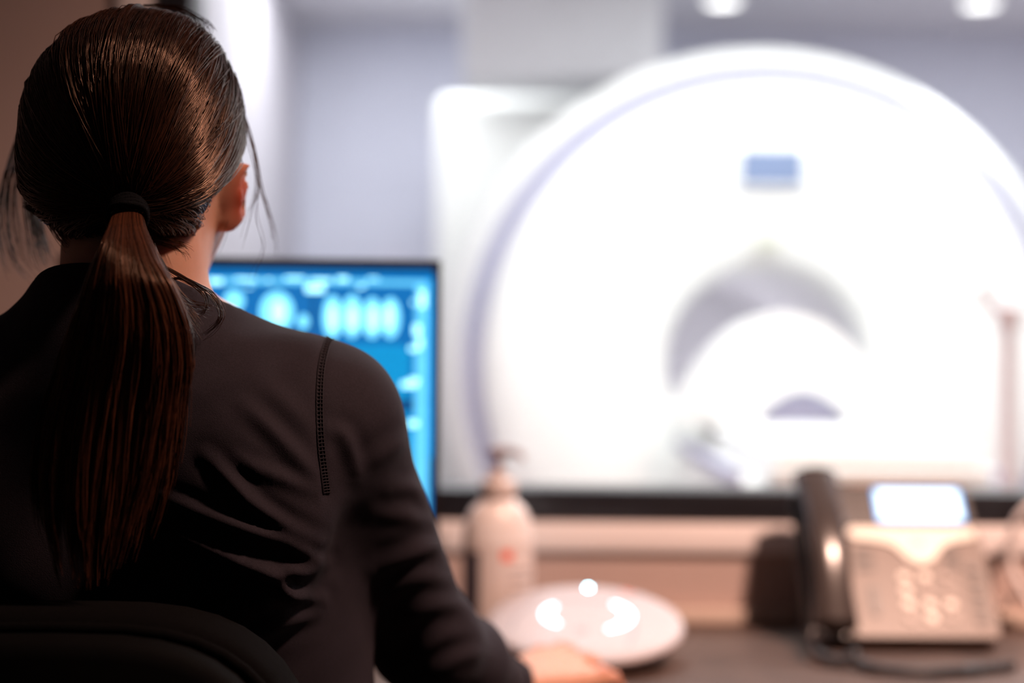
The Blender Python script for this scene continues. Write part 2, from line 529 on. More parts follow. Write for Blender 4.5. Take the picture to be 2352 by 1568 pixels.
# ------------------------------------------------------------------ MRI scanner
GYF = 4.2
gc = at(1765, 845, GYF)
R1 = 662 * GYF / FPX
R2 = 738 * (GYF + 0.12) / FPX
RB = 232 * GYF / FPX
mri = thing('mri_scanner', 'large white tunnel scanner with round front and arched shell behind the window', 'scanner', (gc[0], GYF, 0))
RXm = Matrix.Translation((0, 0, gc[2])) @ Matrix.Rotation(PI / 2, 4, 'X')   # lathe z -> -y (towards the camera)
def mlathe(name, prof, m, n=96):
    return lathe(name, prof, m, mri, n, mtx=RXm)
mlathe('front_cover', [(RB + 0.035, -0.004), (RB + 0.12, 0.030), (RB + 0.30, 0.048), (R1 - 0.10, 0.030), (R1 - 0.03, 0.004), (R1 - 0.006, -0.03), (R1, -0.07), (R1, -0.3)], 'mri')
mlathe('groove_ring', [(R1 + 0.0005, -0.3), (R1 + 0.0005, -0.085), (R1 + 0.054, -0.085), (R1 + 0.054, -0.3)], 'mri_groove')
mlathe('outer_shell', [(R1 + 0.055, -0.2), (R1 + 0.055, -0.085), (R1 + 0.062, -0.07), (R2 - 0.05, -0.085), (R2 - 0.012, -0.12), (R2, -0.17), (R2, -1.5), (R2 - 0.05, -1.62), (RB + 0.1, -1.63)], 'mri')
mlathe('bore_flare', [(RB, -0.08), (RB + 0.004, -0.04), (RB + 0.014, -0.016), (RB + 0.025, -0.007), (RB + 0.0345, -0.0045)], 'mri')
mlathe('bore_tunnel', [(RB - 0.001, -0.08), (RB - 0.001, -1.62)], 'mri_bore')
mlathe('added_bore_cap', [(0.0005, -1.60), (RB - 0.002, -1.60), (RB - 0.002, -1.62), (0.0005, -1.62)], 'mri_bore')  # added cap over the open far end, keeps the bore evenly bright
box('pedestal', -0.62, 0.62, 0.14, 1.5, 0.0, 0.5, 'mri', mri, 0.04)
lo_ = [((RB + 0.032) * math.cos(a), gc[2] + (RB + 0.032) * math.sin(a)) for a in np.linspace(PI + 0.36, 2 * PI - 0.36, 33)]
prism('bore_apron', lo_, -0.006, 0.003, 'mri', mri, 0.004)
for sx in (-1, 1):  # added hidden strips that brighten the tunnel from inside
    box('added_bore_glow', -0.012, 0.012, 0.55, 1.45, -RB + 0.006, -RB + 0.012, 'added_bore_glow', mri, 0.002, mtx=Matrix.Translation((0, 0, gc[2])) @ Matrix.Rotation(sx * math.radians(58), 4, 'Y'))
# display panel, marks and buttons on the front
def on_front(px, py, d):
    q = at(px, py, d)
    return q[0] - gc[0], q[2]
yp = GYF - 0.062
a = on_front(1700, 341, yp); b = on_front(1846, 425, yp)
dp = prism('display_bezel', round_rect(a[0] - 0.012, b[0] + 0.012, b[1] - 0.012, a[1] + 0.012, 0.012), -0.060, -0.02, 'mri', mri, 0.004)
prism('display_screen', round_rect(a[0], b[0], b[1], a[1], 0.004), -0.063, -0.055, 'mri_panel', dp)
a = on_front(1735, 548, yp); b = on_front(1797, 563, yp)
for k in range(5):
    w = (b[0] - a[0]) / 5
    prism('emblem_mark', ellipse_pts(a[0] + (k + .5) * w, (a[1] + b[1]) / 2, w * 0.38, (a[1] - b[1]) / 2, 12), -0.050, -0.02, 'mri_mark', mri)
for px, py in ((1340, 676), (2190, 686)):
    q = on_front(px, py, yp)
    bt = prism('button_panel', ellipse_pts(q[0], q[1], 0.030, 0.042, 24), -0.046, -0.01, 'mri_bore', mri, 0.003)
    for k in (-1, 1):
        prism('push_button', ellipse_pts(q[0], q[1] + k * 0.016, 0.011, 0.011, 16), -0.049, -0.03, 'mri', bt, 0.001)

# cabinet beside the scanner
e0 = at(1002, 216, 5.9)
cb = thing('equipment_cabinet', 'tall white equipment cabinet with rounded corner standing beside the scanner', 'cabinet', (e0[0], 5.9, 0))
wcab = 0.80
box('cabinet_body', 0, wcab, 0.0, 0.62, 0.06, e0[2], 'mri', cb, 0.055, 5)
box('cabinet_plinth', 0.02, wcab - 0.02, 0.03, 0.6, 0.0, 0.061, 'mri_groove', cb, 0.004)

# patient table
TZ = 0.935
tb = thing('patient_table', 'long white padded patient table running out of the scanner bore', 'table', (gc[0] + 0.005, 0, 0))
box('table_base', -0.20, 0.22, 3.10, 3.95, 0.0, 0.62, 'mri', tb, 0.03)
box('table_body', -0.285, 0.285, 2.93, 4.185, 0.60, TZ - 0.075, 'mri', tb, 0.05, 4)
box('side_rail', -0.300, -0.275, 2.98, 4.05, TZ - 0.085, TZ - 0.055, 'mri_groove', tb, 0.006)
box('side_rail', 0.275, 0.300, 2.98, 4.05, TZ - 0.085, TZ - 0.055, 'mri_groove', tb, 0.006)
box('cradle', -0.23, 0.23, 2.91, 5.0, TZ - 0.074, TZ - 0.035, 'mri', tb, 0.012, 3)
box('mattress_pad', -0.215, 0.215, 2.93, 4.95, TZ - 0.0345, TZ, 'pad_vinyl', tb, 0.014, 3)

# arched coil on the table
co = thing('body_coil', 'white arched imaging coil resting on the patient table at the bore mouth', 'imaging coil', (gc[0] - 0.03, 3.76, TZ + 0.001))
outer = [(x, 0.005 + 0.285 * (1 - abs(x / 0.295) ** 2.2)) for x in np.linspace(0.29, -0.29, 41)]
inner = [(0.115 * math.cos(a) + 0.045, 0.036 + 0.058 * math.sin(a) ** 2.2) for a in np.linspace(PI, 0, 21)]
prism('coil_shell', [(0.21, 0.0)] + outer + [(-0.21, 0.0), (-0.075, 0.0)] + inner + [(0.165, 0.0)], 0.0, 0.25, 'mri', co, 0.010)
prism('notch_shade', [(-0.07, 0.0)] + inner + [(0.16, 0.0)], 0.035, 0.23, 'mri_groove', co)  # shade inside the arch opening, put in as a dark block
box('coil_strap', -0.03, 0.03, 0.08, 0.16, 0.2875, 0.294, 'mri', co, 0.003)

# pole beside the table
pp = at(2312, 1100, 2.85)
ivx = pp[0]
iv = thing('equipment_pole', 'thin grey equipment pole standing beside the patient table', 'pole', (ivx, 2.85, 0))
ztop = at(2312, 700, 2.85)[2]
lathe('pole_tube', [(0.0005, 0.05), (0.014, 0.05), (0.014, ztop), (0.0005, ztop)], 'pole', iv, 20)
lathe('pole_clamp', [(0.0145, ztop - 0.05), (0.024, ztop - 0.045), (0.024, ztop - 0.005), (0.0145, ztop)], 'pole', iv, 20)
tube('hook_arm', catmull([(0, 0, ztop - 0.02), (-0.03, 0, ztop - 0.005), (-0.05, 0, ztop + 0.02), (-0.062, 0, ztop + 0.035)], 14), 0.010, 'pole', iv)
for k in range(5):
    a = 2 * PI * k / 5 + 0.3
    ft = tube('foot', [(0.01 * math.cos(a), 0.01 * math.sin(a), 0.07), (0.12 * math.cos(a), 0.12 * math.sin(a), 0.055), (0.2 * math.cos(a), 0.2 * math.sin(a), 0.045)], 0.011, 'pole', iv)
    lathe('caster', [(0.0005, -0.011), (0.02, -0.011), (0.022, 0), (0.02, 0.011), (0.0005, 0.011)], 'black_plastic', ft, 16,
          mtx=Matrix.Translation((0.2 * math.cos(a), 0.2 * math.sin(a), 0.022)) @ Matrix.Rotation(PI / 2, 4, 'X'))

# ------------------------------------------------------------------ desk
dk = thing('desk', 'dark brown wood-grain desk against the wall under the window', 'desk', (0.5, 1.7, 0))
box('desk_top', -1.75, 1.75, -0.37, 0.377, DESK - 0.028, DESK, 'desk', dk, 0.003)
box('back_rail', -1.75, 1.75, 0.378, 0.398, DESK - 0.02, DESK + 0.018, 'desk_trim', dk, 0.003)
for sx in (-1.72, 1.72, 0.55):
    box('leg_panel', sx - 0.014, sx + 0.014, -0.33, 0.36, 0.0, DESK - 0.0285, 'desk', dk, 0.002)
box('modesty_panel', -1.705, 1.705, 0.30, 0.318, 0.25, DESK - 0.0285, 'desk', dk, 0.002)

# ------------------------------------------------------------------ monitor
MY = math.radians(5.0)
mr = at(1013, 598, 1.62)
MW, MH = 0.425, 0.345
mrot = Matrix.Rotation(MY, 4, 'Z')
mo = mr - np.array([math.cos(MY) * MW / 2, math.sin(MY) * MW / 2, 0])
mon = thing('computer_monitor', 'black-framed computer monitor showing blue brain scans behind the seated person', 'monitor', (mo[0], mo[1], DESK), (0, 0, MY))
mtop = mr[2] - DESK
bz = 0.011
nrm = np.array([math.sin(MY), -math.cos(MY), 0])
ax = np.array([math.cos(MY), math.sin(MY), 0])
def mpx(px, py, off=0.0):
    r = ray(px, py)
    t = np.dot(mo + nrm * off - CAM, nrm) / np.dot(r, nrm)
    q = CAM + r * t
    return float(np.dot(q - mo, ax)), float(q[2] - DESK)
bmf = bmesh.new()
for b in ((-MW / 2, MW / 2, mtop - bz, mtop), (-MW / 2, MW / 2, mtop - MH, mtop - MH + 0.022), (-MW / 2, -MW / 2 + bz, mtop - MH + 0.022, mtop - bz), (MW / 2 - bz * 0.75, MW / 2, mtop - MH + 0.022, mtop - bz)):
    bm_box(bmf, b[0], b[1], -0.006, 0.02, b[2], b[3])
from_bm('bezel', bmf, 'black_plastic', mon, False, None)
box('back_housing', -MW / 2 + 0.004, MW / 2 - 0.004, 0.0205, 0.045, mtop - MH + 0.004, mtop - 0.004, 'black_plastic', mon, 0.008)
box('stand_neck', -0.035, 0.035, 0.046, 0.072, 0.012, mtop - 0.12, 'black_plastic', mon, 0.005)
lathe('stand_foot', [(0.0005, 0.0005), (0.12, 0.0005), (0.12, 0.008), (0.105, 0.013), (0.0005, 0.014)], 'black_plastic', mon, 40, 1.0, 0.8, Matrix.Translation((0, 0.04, 0)))
scr = box('screen', -MW / 2 + bz, MW / 2 - bz * 0.75, 0.0, 0.004, mtop - MH + 0.022, mtop - bz, 'scr_bg', mon)
def sp(name, pts, m, lay):
    y = -0.0004 * lay
    pts = [p for p in pts]
    return prism(name, pts, y, y + 0.0003, m, scr)
def srect(name, x0, y0, x1, y1, m, lay, r=0.0015):
    a = mpx(x0, y0); b = mpx(x1, y1)
    return sp(name, round_rect(a[0], b[0], b[1], a[1], min(r, (b[0] - a[0]) / 2.1, (a[1] - b[1]) / 2.1), 3), m, lay)
def sell(name, cx, cy, rx, ry, m, lay):
    a = mpx(cx, cy)
    k = 1.62 / FPX
    return sp(name, ellipse_pts(a[0], a[1], rx * k, ry * k, 24), m, lay)
srect('toolbar', 170, 634, 985, 656, 'scr_tool', 1)
srect('side_toolbar', 955, 650, 982, 1180, 'scr_tool', 1)
srect('scroll_strip', 982, 640, 998, 1050, 'scr_strip', 1)
srect('image_tile', 470, 668, 590, 940, 'scr_bg', 1)
srect('tile_divider', 716, 660, 722, 900, 'scr_dark', 1)
srect('scan_panel', 726, 790, 940, 1000, 'scr_mid', 1, 0.012)
srect('scan_panel', 726, 985, 950, 1180, 'scr_mid', 1, 0.004)
srect('dark_tile', 915, 915, 948, 945, 'scr_dark', 3)
for cx, cy, rx, ry in ((538, 690, 22, 24), (636, 716, 38, 46), (764, 728, 22, 48), (809, 726, 23, 48), (855, 730, 22, 46), (897, 730, 22, 46), (697, 738, 12, 16)):
    sell('brain_scan', cx, cy, rx, ry, 'scr_brain', 2)
for cx, cy, rx, ry in ((640, 716, 14, 26), (764, 730, 9, 30), (810, 730, 10, 28), (857, 732, 9, 28), (894, 728, 9, 28)):
    sell('scan_highlight', cx, cy, rx, ry, 'scr_hi', 3)
for x0, y0, x1, y1 in ((480, 640, 512, 652), (540, 638, 590, 644), (612, 640, 622, 646), (655, 636, 700, 642), (702, 655, 745, 672), (715, 640, 760, 648), (775, 636, 800, 645), (822, 655, 838, 661), (845, 638, 870, 642),
                       (565, 657, 580, 661), (962, 668, 978, 706), (946, 690, 952, 700), (950, 745, 966, 770), (958, 775, 970, 800), (940, 795, 960, 806), (922, 876, 958, 890), (940, 868, 962, 880), (938, 965, 960, 980)):
    srect('screen_text', x0, y0, x1, y1, 'scr_hi', 4, 0.001)

# ------------------------------------------------------------------ sanitizer bottle
bc = at(1143, 1300, 1.955)
bo = thing('pump_bottle', 'frosted white pump bottle of hand sanitizer standing beside the monitor', 'bottle', (bc[0], 1.955, DESK + 0.0005), (0, 0, 0.25))
prof = [(0.0005, 0.0), (0.044, 0.0), (0.0485, 0.005), (0.0490, 0.02), (0.0490, 0.128), (0.0480, 0.148), (0.0435, 0.166), (0.036, 0.179), (0.027, 0.186), (0.0235, 0.190), (0.0235, 0.196), (0.0005, 0.196)]
lathe('bottle_body', prof, 'bottle', bo, 48, 1.0, 0.72)
lathe('screw_collar', [(0.0005, 0.1965), (0.0250, 0.1965), (0.0250, 0.214), (0.020, 0.218), (0.0145, 0.220), (0.012, 0.230), (0.0005, 0.230)], 'pump_cap', bo, 32)
lathe('pump_stem', [(0.0005, 0.2302), (0.0065, 0.2302), (0.0065, 0.247), (0.012, 0.2475), (0.016, 0.258), (0.0155, 0.262), (0.0005, 0.263)], 'pump', bo, 24)
tube('spout', catmull([(0.0, 0.0, 0.256), (0.012, -0.018, 0.257), (0.022, -0.034, 0.254), (0.025, -0.039, 0.247)], 12), np.linspace(0.0065, 0.004, 12), 'pump', bo, 10)
def curved_patch(name, a0, a1, z0, z1, m, parent, r=0.0494, sy=0.72, th=0.0003):
    lathe_prof = [(r, z0), (r + th, z0), (r + th, z1), (r, z1)]
    return lathe(name, lathe_prof, m, parent, 20, 1.0, sy, None, 30, a0, a1)
lb = curved_patch('label', -PI * 0.98, -PI * 0.02, 0.02, 0.132, 'label', bo)
curved_patch('label_print', -PI * 0.90, -PI * 0.72, 0.022, 0.122, 'label_ink', lb, 0.0499)
curved_patch('label_mark', -PI * 0.52, -PI * 0.42, 0.110, 0.124, 'label_red', lb, 0.0499)
for k, z in enumerate((0.094, 0.082, 0.070, 0.058, 0.046)):
    curved_patch('label_print', -PI * 0.45, -PI * (0.17 + 0.03 * (k % 2)), z, z + 0.002, 'label_ink', lb, 0.0499)

# ------------------------------------------------------------------ round control pad
PT = math.radians(11.0)
pc = at(1345, 1445, 1.835)
pd = thing('control_pad', 'round white tilted control pad with glowing crescent lights on the desk by the hand', 'control pad', (pc[0], 1.835, DESK))
PM = Matrix.Translation((0, 0, 0.036)) @ Matrix.Rotation(PT, 4, 'X')
lathe('pad_shell', [(0.098, -0.010), (0.118, -0.004), (0.1255, 0.004), (0.1262, 0.008), (0.1235, 0.0125), (0.112, 0.0165), (0.09, 0.0190), (0.05, 0.0205), (0.0005, 0.021)], 'pad_white', pd, 72, mtx=PM)
bm = bmesh.new()
nn = 48
lo, hi = [], []
for i in range(nn):
    a = 2 * PI * i / nn
    x, y = 0.100 * math.cos(a), 0.100 * math.sin(a)
    q = PM @ Vector((x * 0.98, y * 0.98, -0.0095))
    lo.append(bm.verts.new((x, y, 0.0005)))
    hi.append(bm.verts.new(q))
for i in range(nn):
    j = (i + 1) % nn
    bm.faces.new((lo[i], lo[j], hi[j], hi[i]))
bm.faces.new(list(reversed(lo)))
bm.faces.new(hi)
from_bm('pad_foot', bm, 'pad_side', pd)
def pad_z(x, y):
    r = math.hypot(x, y)
    return float(np.interp(r, [0, 0.05, 0.09, 0.112, 0.1235], [0.021, 0.0205, 0.0190, 0.0165, 0.0125]))
def pad_strip(name, pts, w, m, h=0.0006, closed=False):
    P = np.array([(x, y, pad_z(x, y)) for x, y in pts])
    T = np.gradient(P, axis=0); T /= np.linalg.norm(T, axis=1, keepdims=True)
    N = np.stack([-T[:, 1], T[:, 0], np.zeros(len(P))], 1)
    wv = np.broadcast_to(w, (len(P),))[:, None]
    up = np.array([0, 0, h])
    V = np.concatenate([P + N * wv + up, P - N * wv + up, P - N * wv - up, P + N * wv - up])
    n = len(P)
    F = []
    for i in range(n - 1):
        for a_, b_ in ((0, 1), (1, 2), (2, 3), (3, 0)):
            F.append((a_ * n + i, b_ * n + i, b_ * n + i + 1, a_ * n + i + 1))
    F += [(0, n, 2 * n, 3 * n), (n - 1, 4 * n - 1, 3 * n - 1, 2 * n - 1)]
    V = np.array([PM @ Vector(v) for v in V])
    ob = from_arrays(name, V, F, m, pd, True, 30)
    bmx = bmesh.new(); bmx.from_mesh(ob.data); bmesh.ops.recalc_face_normals(bmx, faces=bmx.faces); bmx.to_mesh(ob.data); bmx.free()
    return ob
def arc(r, a0, a1, n=20, cx=0, cy=0):
    return [(cx + r * math.cos(math.radians(a0 + (a1 - a0) * i / (n - 1))), cy + r * math.sin(math.radians(a0 + (a1 - a0) * i / (n - 1)))) for i in range(n)]
pad_strip('crescent_light', arc(0.050, 142, 222), 0.0068 * np.sin(np.linspace(0.5, PI - 0.5, 20)), 'led', 0.0008)
pad_strip('crescent_light', arc(0.054, -62, 46), 0.0068 * np.sin(np.linspace(0.4, PI - 0.4, 20)), 'led', 0.0008)
hexa = catmull([(-0.096, -0.045), (-0.090, -0.005), (-0.072, 0.035), (-0.055, 0.058), (0.0, 0.054), (0.045, 0.046), (0.060, 0.010), (0.058, -0.05), (0.048, -0.09)], 60)
pad_strip('inlay_line', [(x, y) for x, y, *_ in np.c_[hexa, np.zeros(60)]], 0.0022, 'pad_line', 0.0005)
pad_strip('inlay_line', arc(0.1175, 40, 66, 10), 0.0025, 'pad_line', 0.0005)
lathe('status_light', [(0.0022, -0.001), (0.0022, 0.0006), (0.0005, 0.0012)], 'led_dot', pd, 16, mtx=PM @ Matrix.Translation((0.0085, 0.104, pad_z(0.0085, 0.104))))
lathe('emblem_mark', [(0.0075, -0.0002), (0.0075, 0.0006), (0.0055, 0.0006), (0.0055, -0.0002)], 'pad_line', pd, 24, 1, 1.0, PM @ Matrix.Translation((-0.008, -0.05, pad_z(0.008, 0.05))))
pad_strip('red_mark', arc(0.108, 52, 60, 8), 0.0028, 'label_red', 0.0006)

# ------------------------------------------------------------------ desk phone
TILT = math.radians(53)
ph = thing('desk_phone', 'taupe desk telephone with dark handset and lit display by the window', 'telephone', (0.535, 1.885, DESK + 0.0005))
FM = Matrix.Translation((0, 0, 0.0195)) @ Matrix.Rotation(TILT, 4, 'X')    # local x = right, y = up the face, z = out of the face
FP = FM @ Matrix.Rotation(-PI / 2, 4, 'X') @ Matrix.Diagonal((1, -1, 1, 1)).to_4x4()
def face(name, pts, z0, z1, m, parent=ph, bev=0.0):
    """outline (u, v) on the phone face, from height z0 to z1"""
    bmx = bmesh.new()
    a_ = [bmx.verts.new((p_[0], p_[1], z1)) for p_ in pts]
    b_ = [bmx.verts.new((p_[0], p_[1], z0)) for p_ in pts]
    f0 = bmx.faces.new(a_)
    bmx.faces.new(list(reversed(b_)))
    for i in range(len(pts)):
        j = (i + 1) % len(pts)
        bmx.faces.new((a_[i], b_[i], b_[j], a_[j]))
    if bev:
        bmesh.ops.bevel(bmx, geom=list(f0.edges), offset=bev, segments=2, affect='EDGES', clamp_overlap=True)
    bmesh.ops.transform(bmx, matrix=FM, verts=bmx.verts)
    return from_bm(name, bmx, m, parent, True, 35)
face('body', round_rect(-0.080, 0.118, 0.0, 0.165, 0.008), -0.030, 0.0, 'phone', ph, 0.004)
face('handset_cradle', round_rect(-0.135, -0.0805, 0.004, 0.225, 0.01), -0.030, -0.008, 'phone_dark', ph, 0.004)
hd = face('display_head', round_rect(-0.080, 0.112, 0.1655, 0.236, 0.008), -0.030, 0.004, 'phone_dark', ph, 0.005)
face('display_top_edge', round_rect(-0.055, 0.100, 0.2275, 0.2355, 0.003), 0.0042, 0.007, 'phone', hd, 0.001)
face('lcd_edge', round_rect(-0.0225, 0.1005, 0.1715, 0.2265, 0.006), 0.0042, 0.0052, 'lcd_edge', hd)
face('lcd_screen', round_rect(-0.018, 0.096, 0.1765, 0.2225, 0.005), 0.0053, 0.006, 'lcd', hd)
for k in range(3):
    face('status_icon', round_rect(-0.052, -0.034, 0.184 + k * 0.012, 0.189 + k * 0.012, 0.002), 0.0042, 0.0055, 'phone_key_dark', hd)
# stand wedge under the raised face
bm = bmesh.new()
sv = []
for x in (-0.125, 0.112):
    f1 = FM @ Vector((x, 0.006, -0.0305)); f2 = FM @ Vector((x, 0.20, -0.0305))
    sv.append([bm.verts.new(v) for v in ((x, f1.y + 0.004, 0.0), f1, f2, (x, f2.y + 0.012, f2.z), (x, f2.y + 0.012, 0.0))])
for i in range(5):
    j = (i + 1) % 5
    bm.faces.new((sv[0][i], sv[0][j], sv[1][j], sv[1][i]))
bm.faces.new(sv[0]); bm.faces.new(list(reversed(sv[1])))
from_bm('stand', bm, 'phone_dark', ph, False, None)
# cream crest
cr = [(-0.062, 0.165), (-0.068, 0.158), (-0.066, 0.150), (-0.055, 0.145), (-0.02, 0.142), (-0.005, 0.136), (0.004, 0.124), (0.013, 0.113), (0.024, 0.108), (0.034, 0.108), (0.045, 0.113), (0.054, 0.124), (0.062, 0.136), (0.075, 0.142), (0.098, 0.145), (0.110, 0.150), (0.112, 0.158), (0.106, 0.165)]
cp = face('crest_panel', list(reversed(cr)), 0.0003, 0.004, 'phone_white', ph, 0.0012)
lathe('crest_emblem', [(0.0065, 0), (0.0065, 0.0006), (0.005, 0.0006), (0.005, 0)], 'phone_key', cp, 24, mtx=FM @ Matrix.Translation((0.027, 0.139, 0.0041)))
# keys
for r_ in range(4):
    for c_ in range(3):
        u, v = 0.001 + c_ * 0.0285, 0.088 - r_ * 0.0205
        lit = (r_, c_) in ((0, 0), (0, 1), (1, 0), (2, 0), (2, 1), (2, 2), (3, 1))  # these keys are coloured pale in place of highlights
        face('number_key', ellipse_pts(u, v, 0.0075, 0.0058, 18), 0.0003, 0.0042, 'phone_key_glint' if lit else 'phone_key', ph, 0.0016)
for r_ in range(5):
    face('function_key', round_rect(0.088, 0.106, 0.020 + r_ * 0.019, 0.029 + r_ * 0.019, 0.003), 0.0003, 0.003, 'phone_key_dark', ph, 0.001)
for r_ in range(3):
    face('function_key', round_rect(-0.062, -0.036, 0.098 + r_ * 0.013, 0.105 + r_ * 0.013, 0.003), 0.0003, 0.0025, 'phone_key_dark', ph, 0.001)
    face('function_key', round_rect(0.062, 0.082, 0.102 + r_ * 0.012, 0.108 + r_ * 0.012, 0.0025), 0.0003, 0.0025, 'phone_key_dark', ph, 0.001)
face('volume_rocker', round_rect(-0.050, -0.038, 0.030, 0.074, 0.005), 0.0003, 0.003, 'phone_key_dark', ph, 0.001)
# handset
n = 40
V, F = [], []
sec = 20
for i in range(n):
    s = i / (n - 1)
    v = -0.004 + 0.244 * s
    end = min(s, 1 - s)
    cap = min(1.0, math.sqrt(max(0.0, 1 - (1 - min(1, end / 0.045)) ** 2)) + 0.12)
    wd = (0.0250 + 0.0055 * math.cos(2 * PI * s) ** 2 * (1 if end < 0.25 else 0.2)) * cap
    th = (0.0150 + 0.008 * (abs(2 * s - 1) ** 3)) * cap
    zc = 0.026 + 0.025 * math.sin(PI * s) - 0.004 * abs(2 * s - 1) ** 3
    for j in range(sec):
        a = 2 * PI * j / sec
        ca, sa = math.cos(a), math.sin(a)
        V.append(FM @ Vector((-0.1075 + wd * math.copysign(abs(ca) ** 0.75, ca), v, zc + th * math.copysign(abs(sa) ** 0.75, sa))))
for i in range(n - 1):
    for j in range(sec):
        j2 = (j + 1) % sec
        F.append((i * sec + j, i * sec + j2, (i + 1) * sec + j2, (i + 1) * sec + j))
F.append(tuple(range(sec - 1, -1, -1))); F.append(tuple(range((n - 1) * sec, n * sec)))
hs = from_arrays('handset', np.array([tuple(v) for v in V]), F, 'handset', ph, True, 60)
# coiled cord
phl = np.array([0.535, 1.885, DESK + 0.0005])
cpath = catmull(np.array([at(1905, 1470, 1.872), at(1872, 1450, 1.862), at(1862, 1470, 1.83), at(1885, 1505, 1.80), at(1930, 1520, 1.785), at(1960, 1500, 1.80), at(1975, 1520, 1.775), at(2020, 1545, 1.752), at(2110, 1552, 1.74), at(2210, 1548, 1.745), at(2330, 1530, 1.78)]), 900) - phl
cpath[:, 2] = np.maximum(cpath[:, 2], 0.0075)
T_, N_, B_ = frames(cpath)
ln = np.concatenate([[0], np.cumsum(np.linalg.norm(np.diff(cpath, axis=0), axis=1))])
thh = ln / 0.0042 * 2 * PI
hp = cpath + 0.0052 * (np.cos(thh)[:, None] * N_ + np.sin(thh)[:, None] * B_)
tube('coiled_cord', hp, 0.0019, 'phone_dark', ph, 5)

# white cable looping by the wall at the frame's edge
wc = [at(2380, 1150, 2.03), at(2352, 1172, 2.03), at(2332, 1200, 2.035), at(2322, 1245, 2.04), at(2324, 1300, 2.035), at(2345, 1350, 2.02), at(2385, 1385, 2.0), at(2440, 1405, 1.98)]
wc[-1][2] = DESK + 0.006
wc[-2][2] = DESK + 0.03
wco = np.array(wc)
base = wco[-1].copy(); base[2] = DESK
o = tube('white_cable', catmull(wco, 60) - base, 0.0055, 'cable_white')
o.location = base
tag(o, 'white cable looping up the wall beyond the telephone', 'cable')
wc2 = np.array([at(2300, 1395, 2.03), at(2320, 1375, 2.04), at(2352, 1368, 2.04), at(2400, 1380, 2.02), at(2470, 1410, 1.99)])
wc2[:, 2] = np.maximum(wc2[:, 2], DESK + 0.006)
base = wc2[0].copy(); base[2] = DESK
o = tube('grey_cable', catmull(wc2, 40) - base, 0.005, 'phone_key')
o.location = base
tag(o, 'grey cable lying on the desk behind the telephone corner', 'cable')

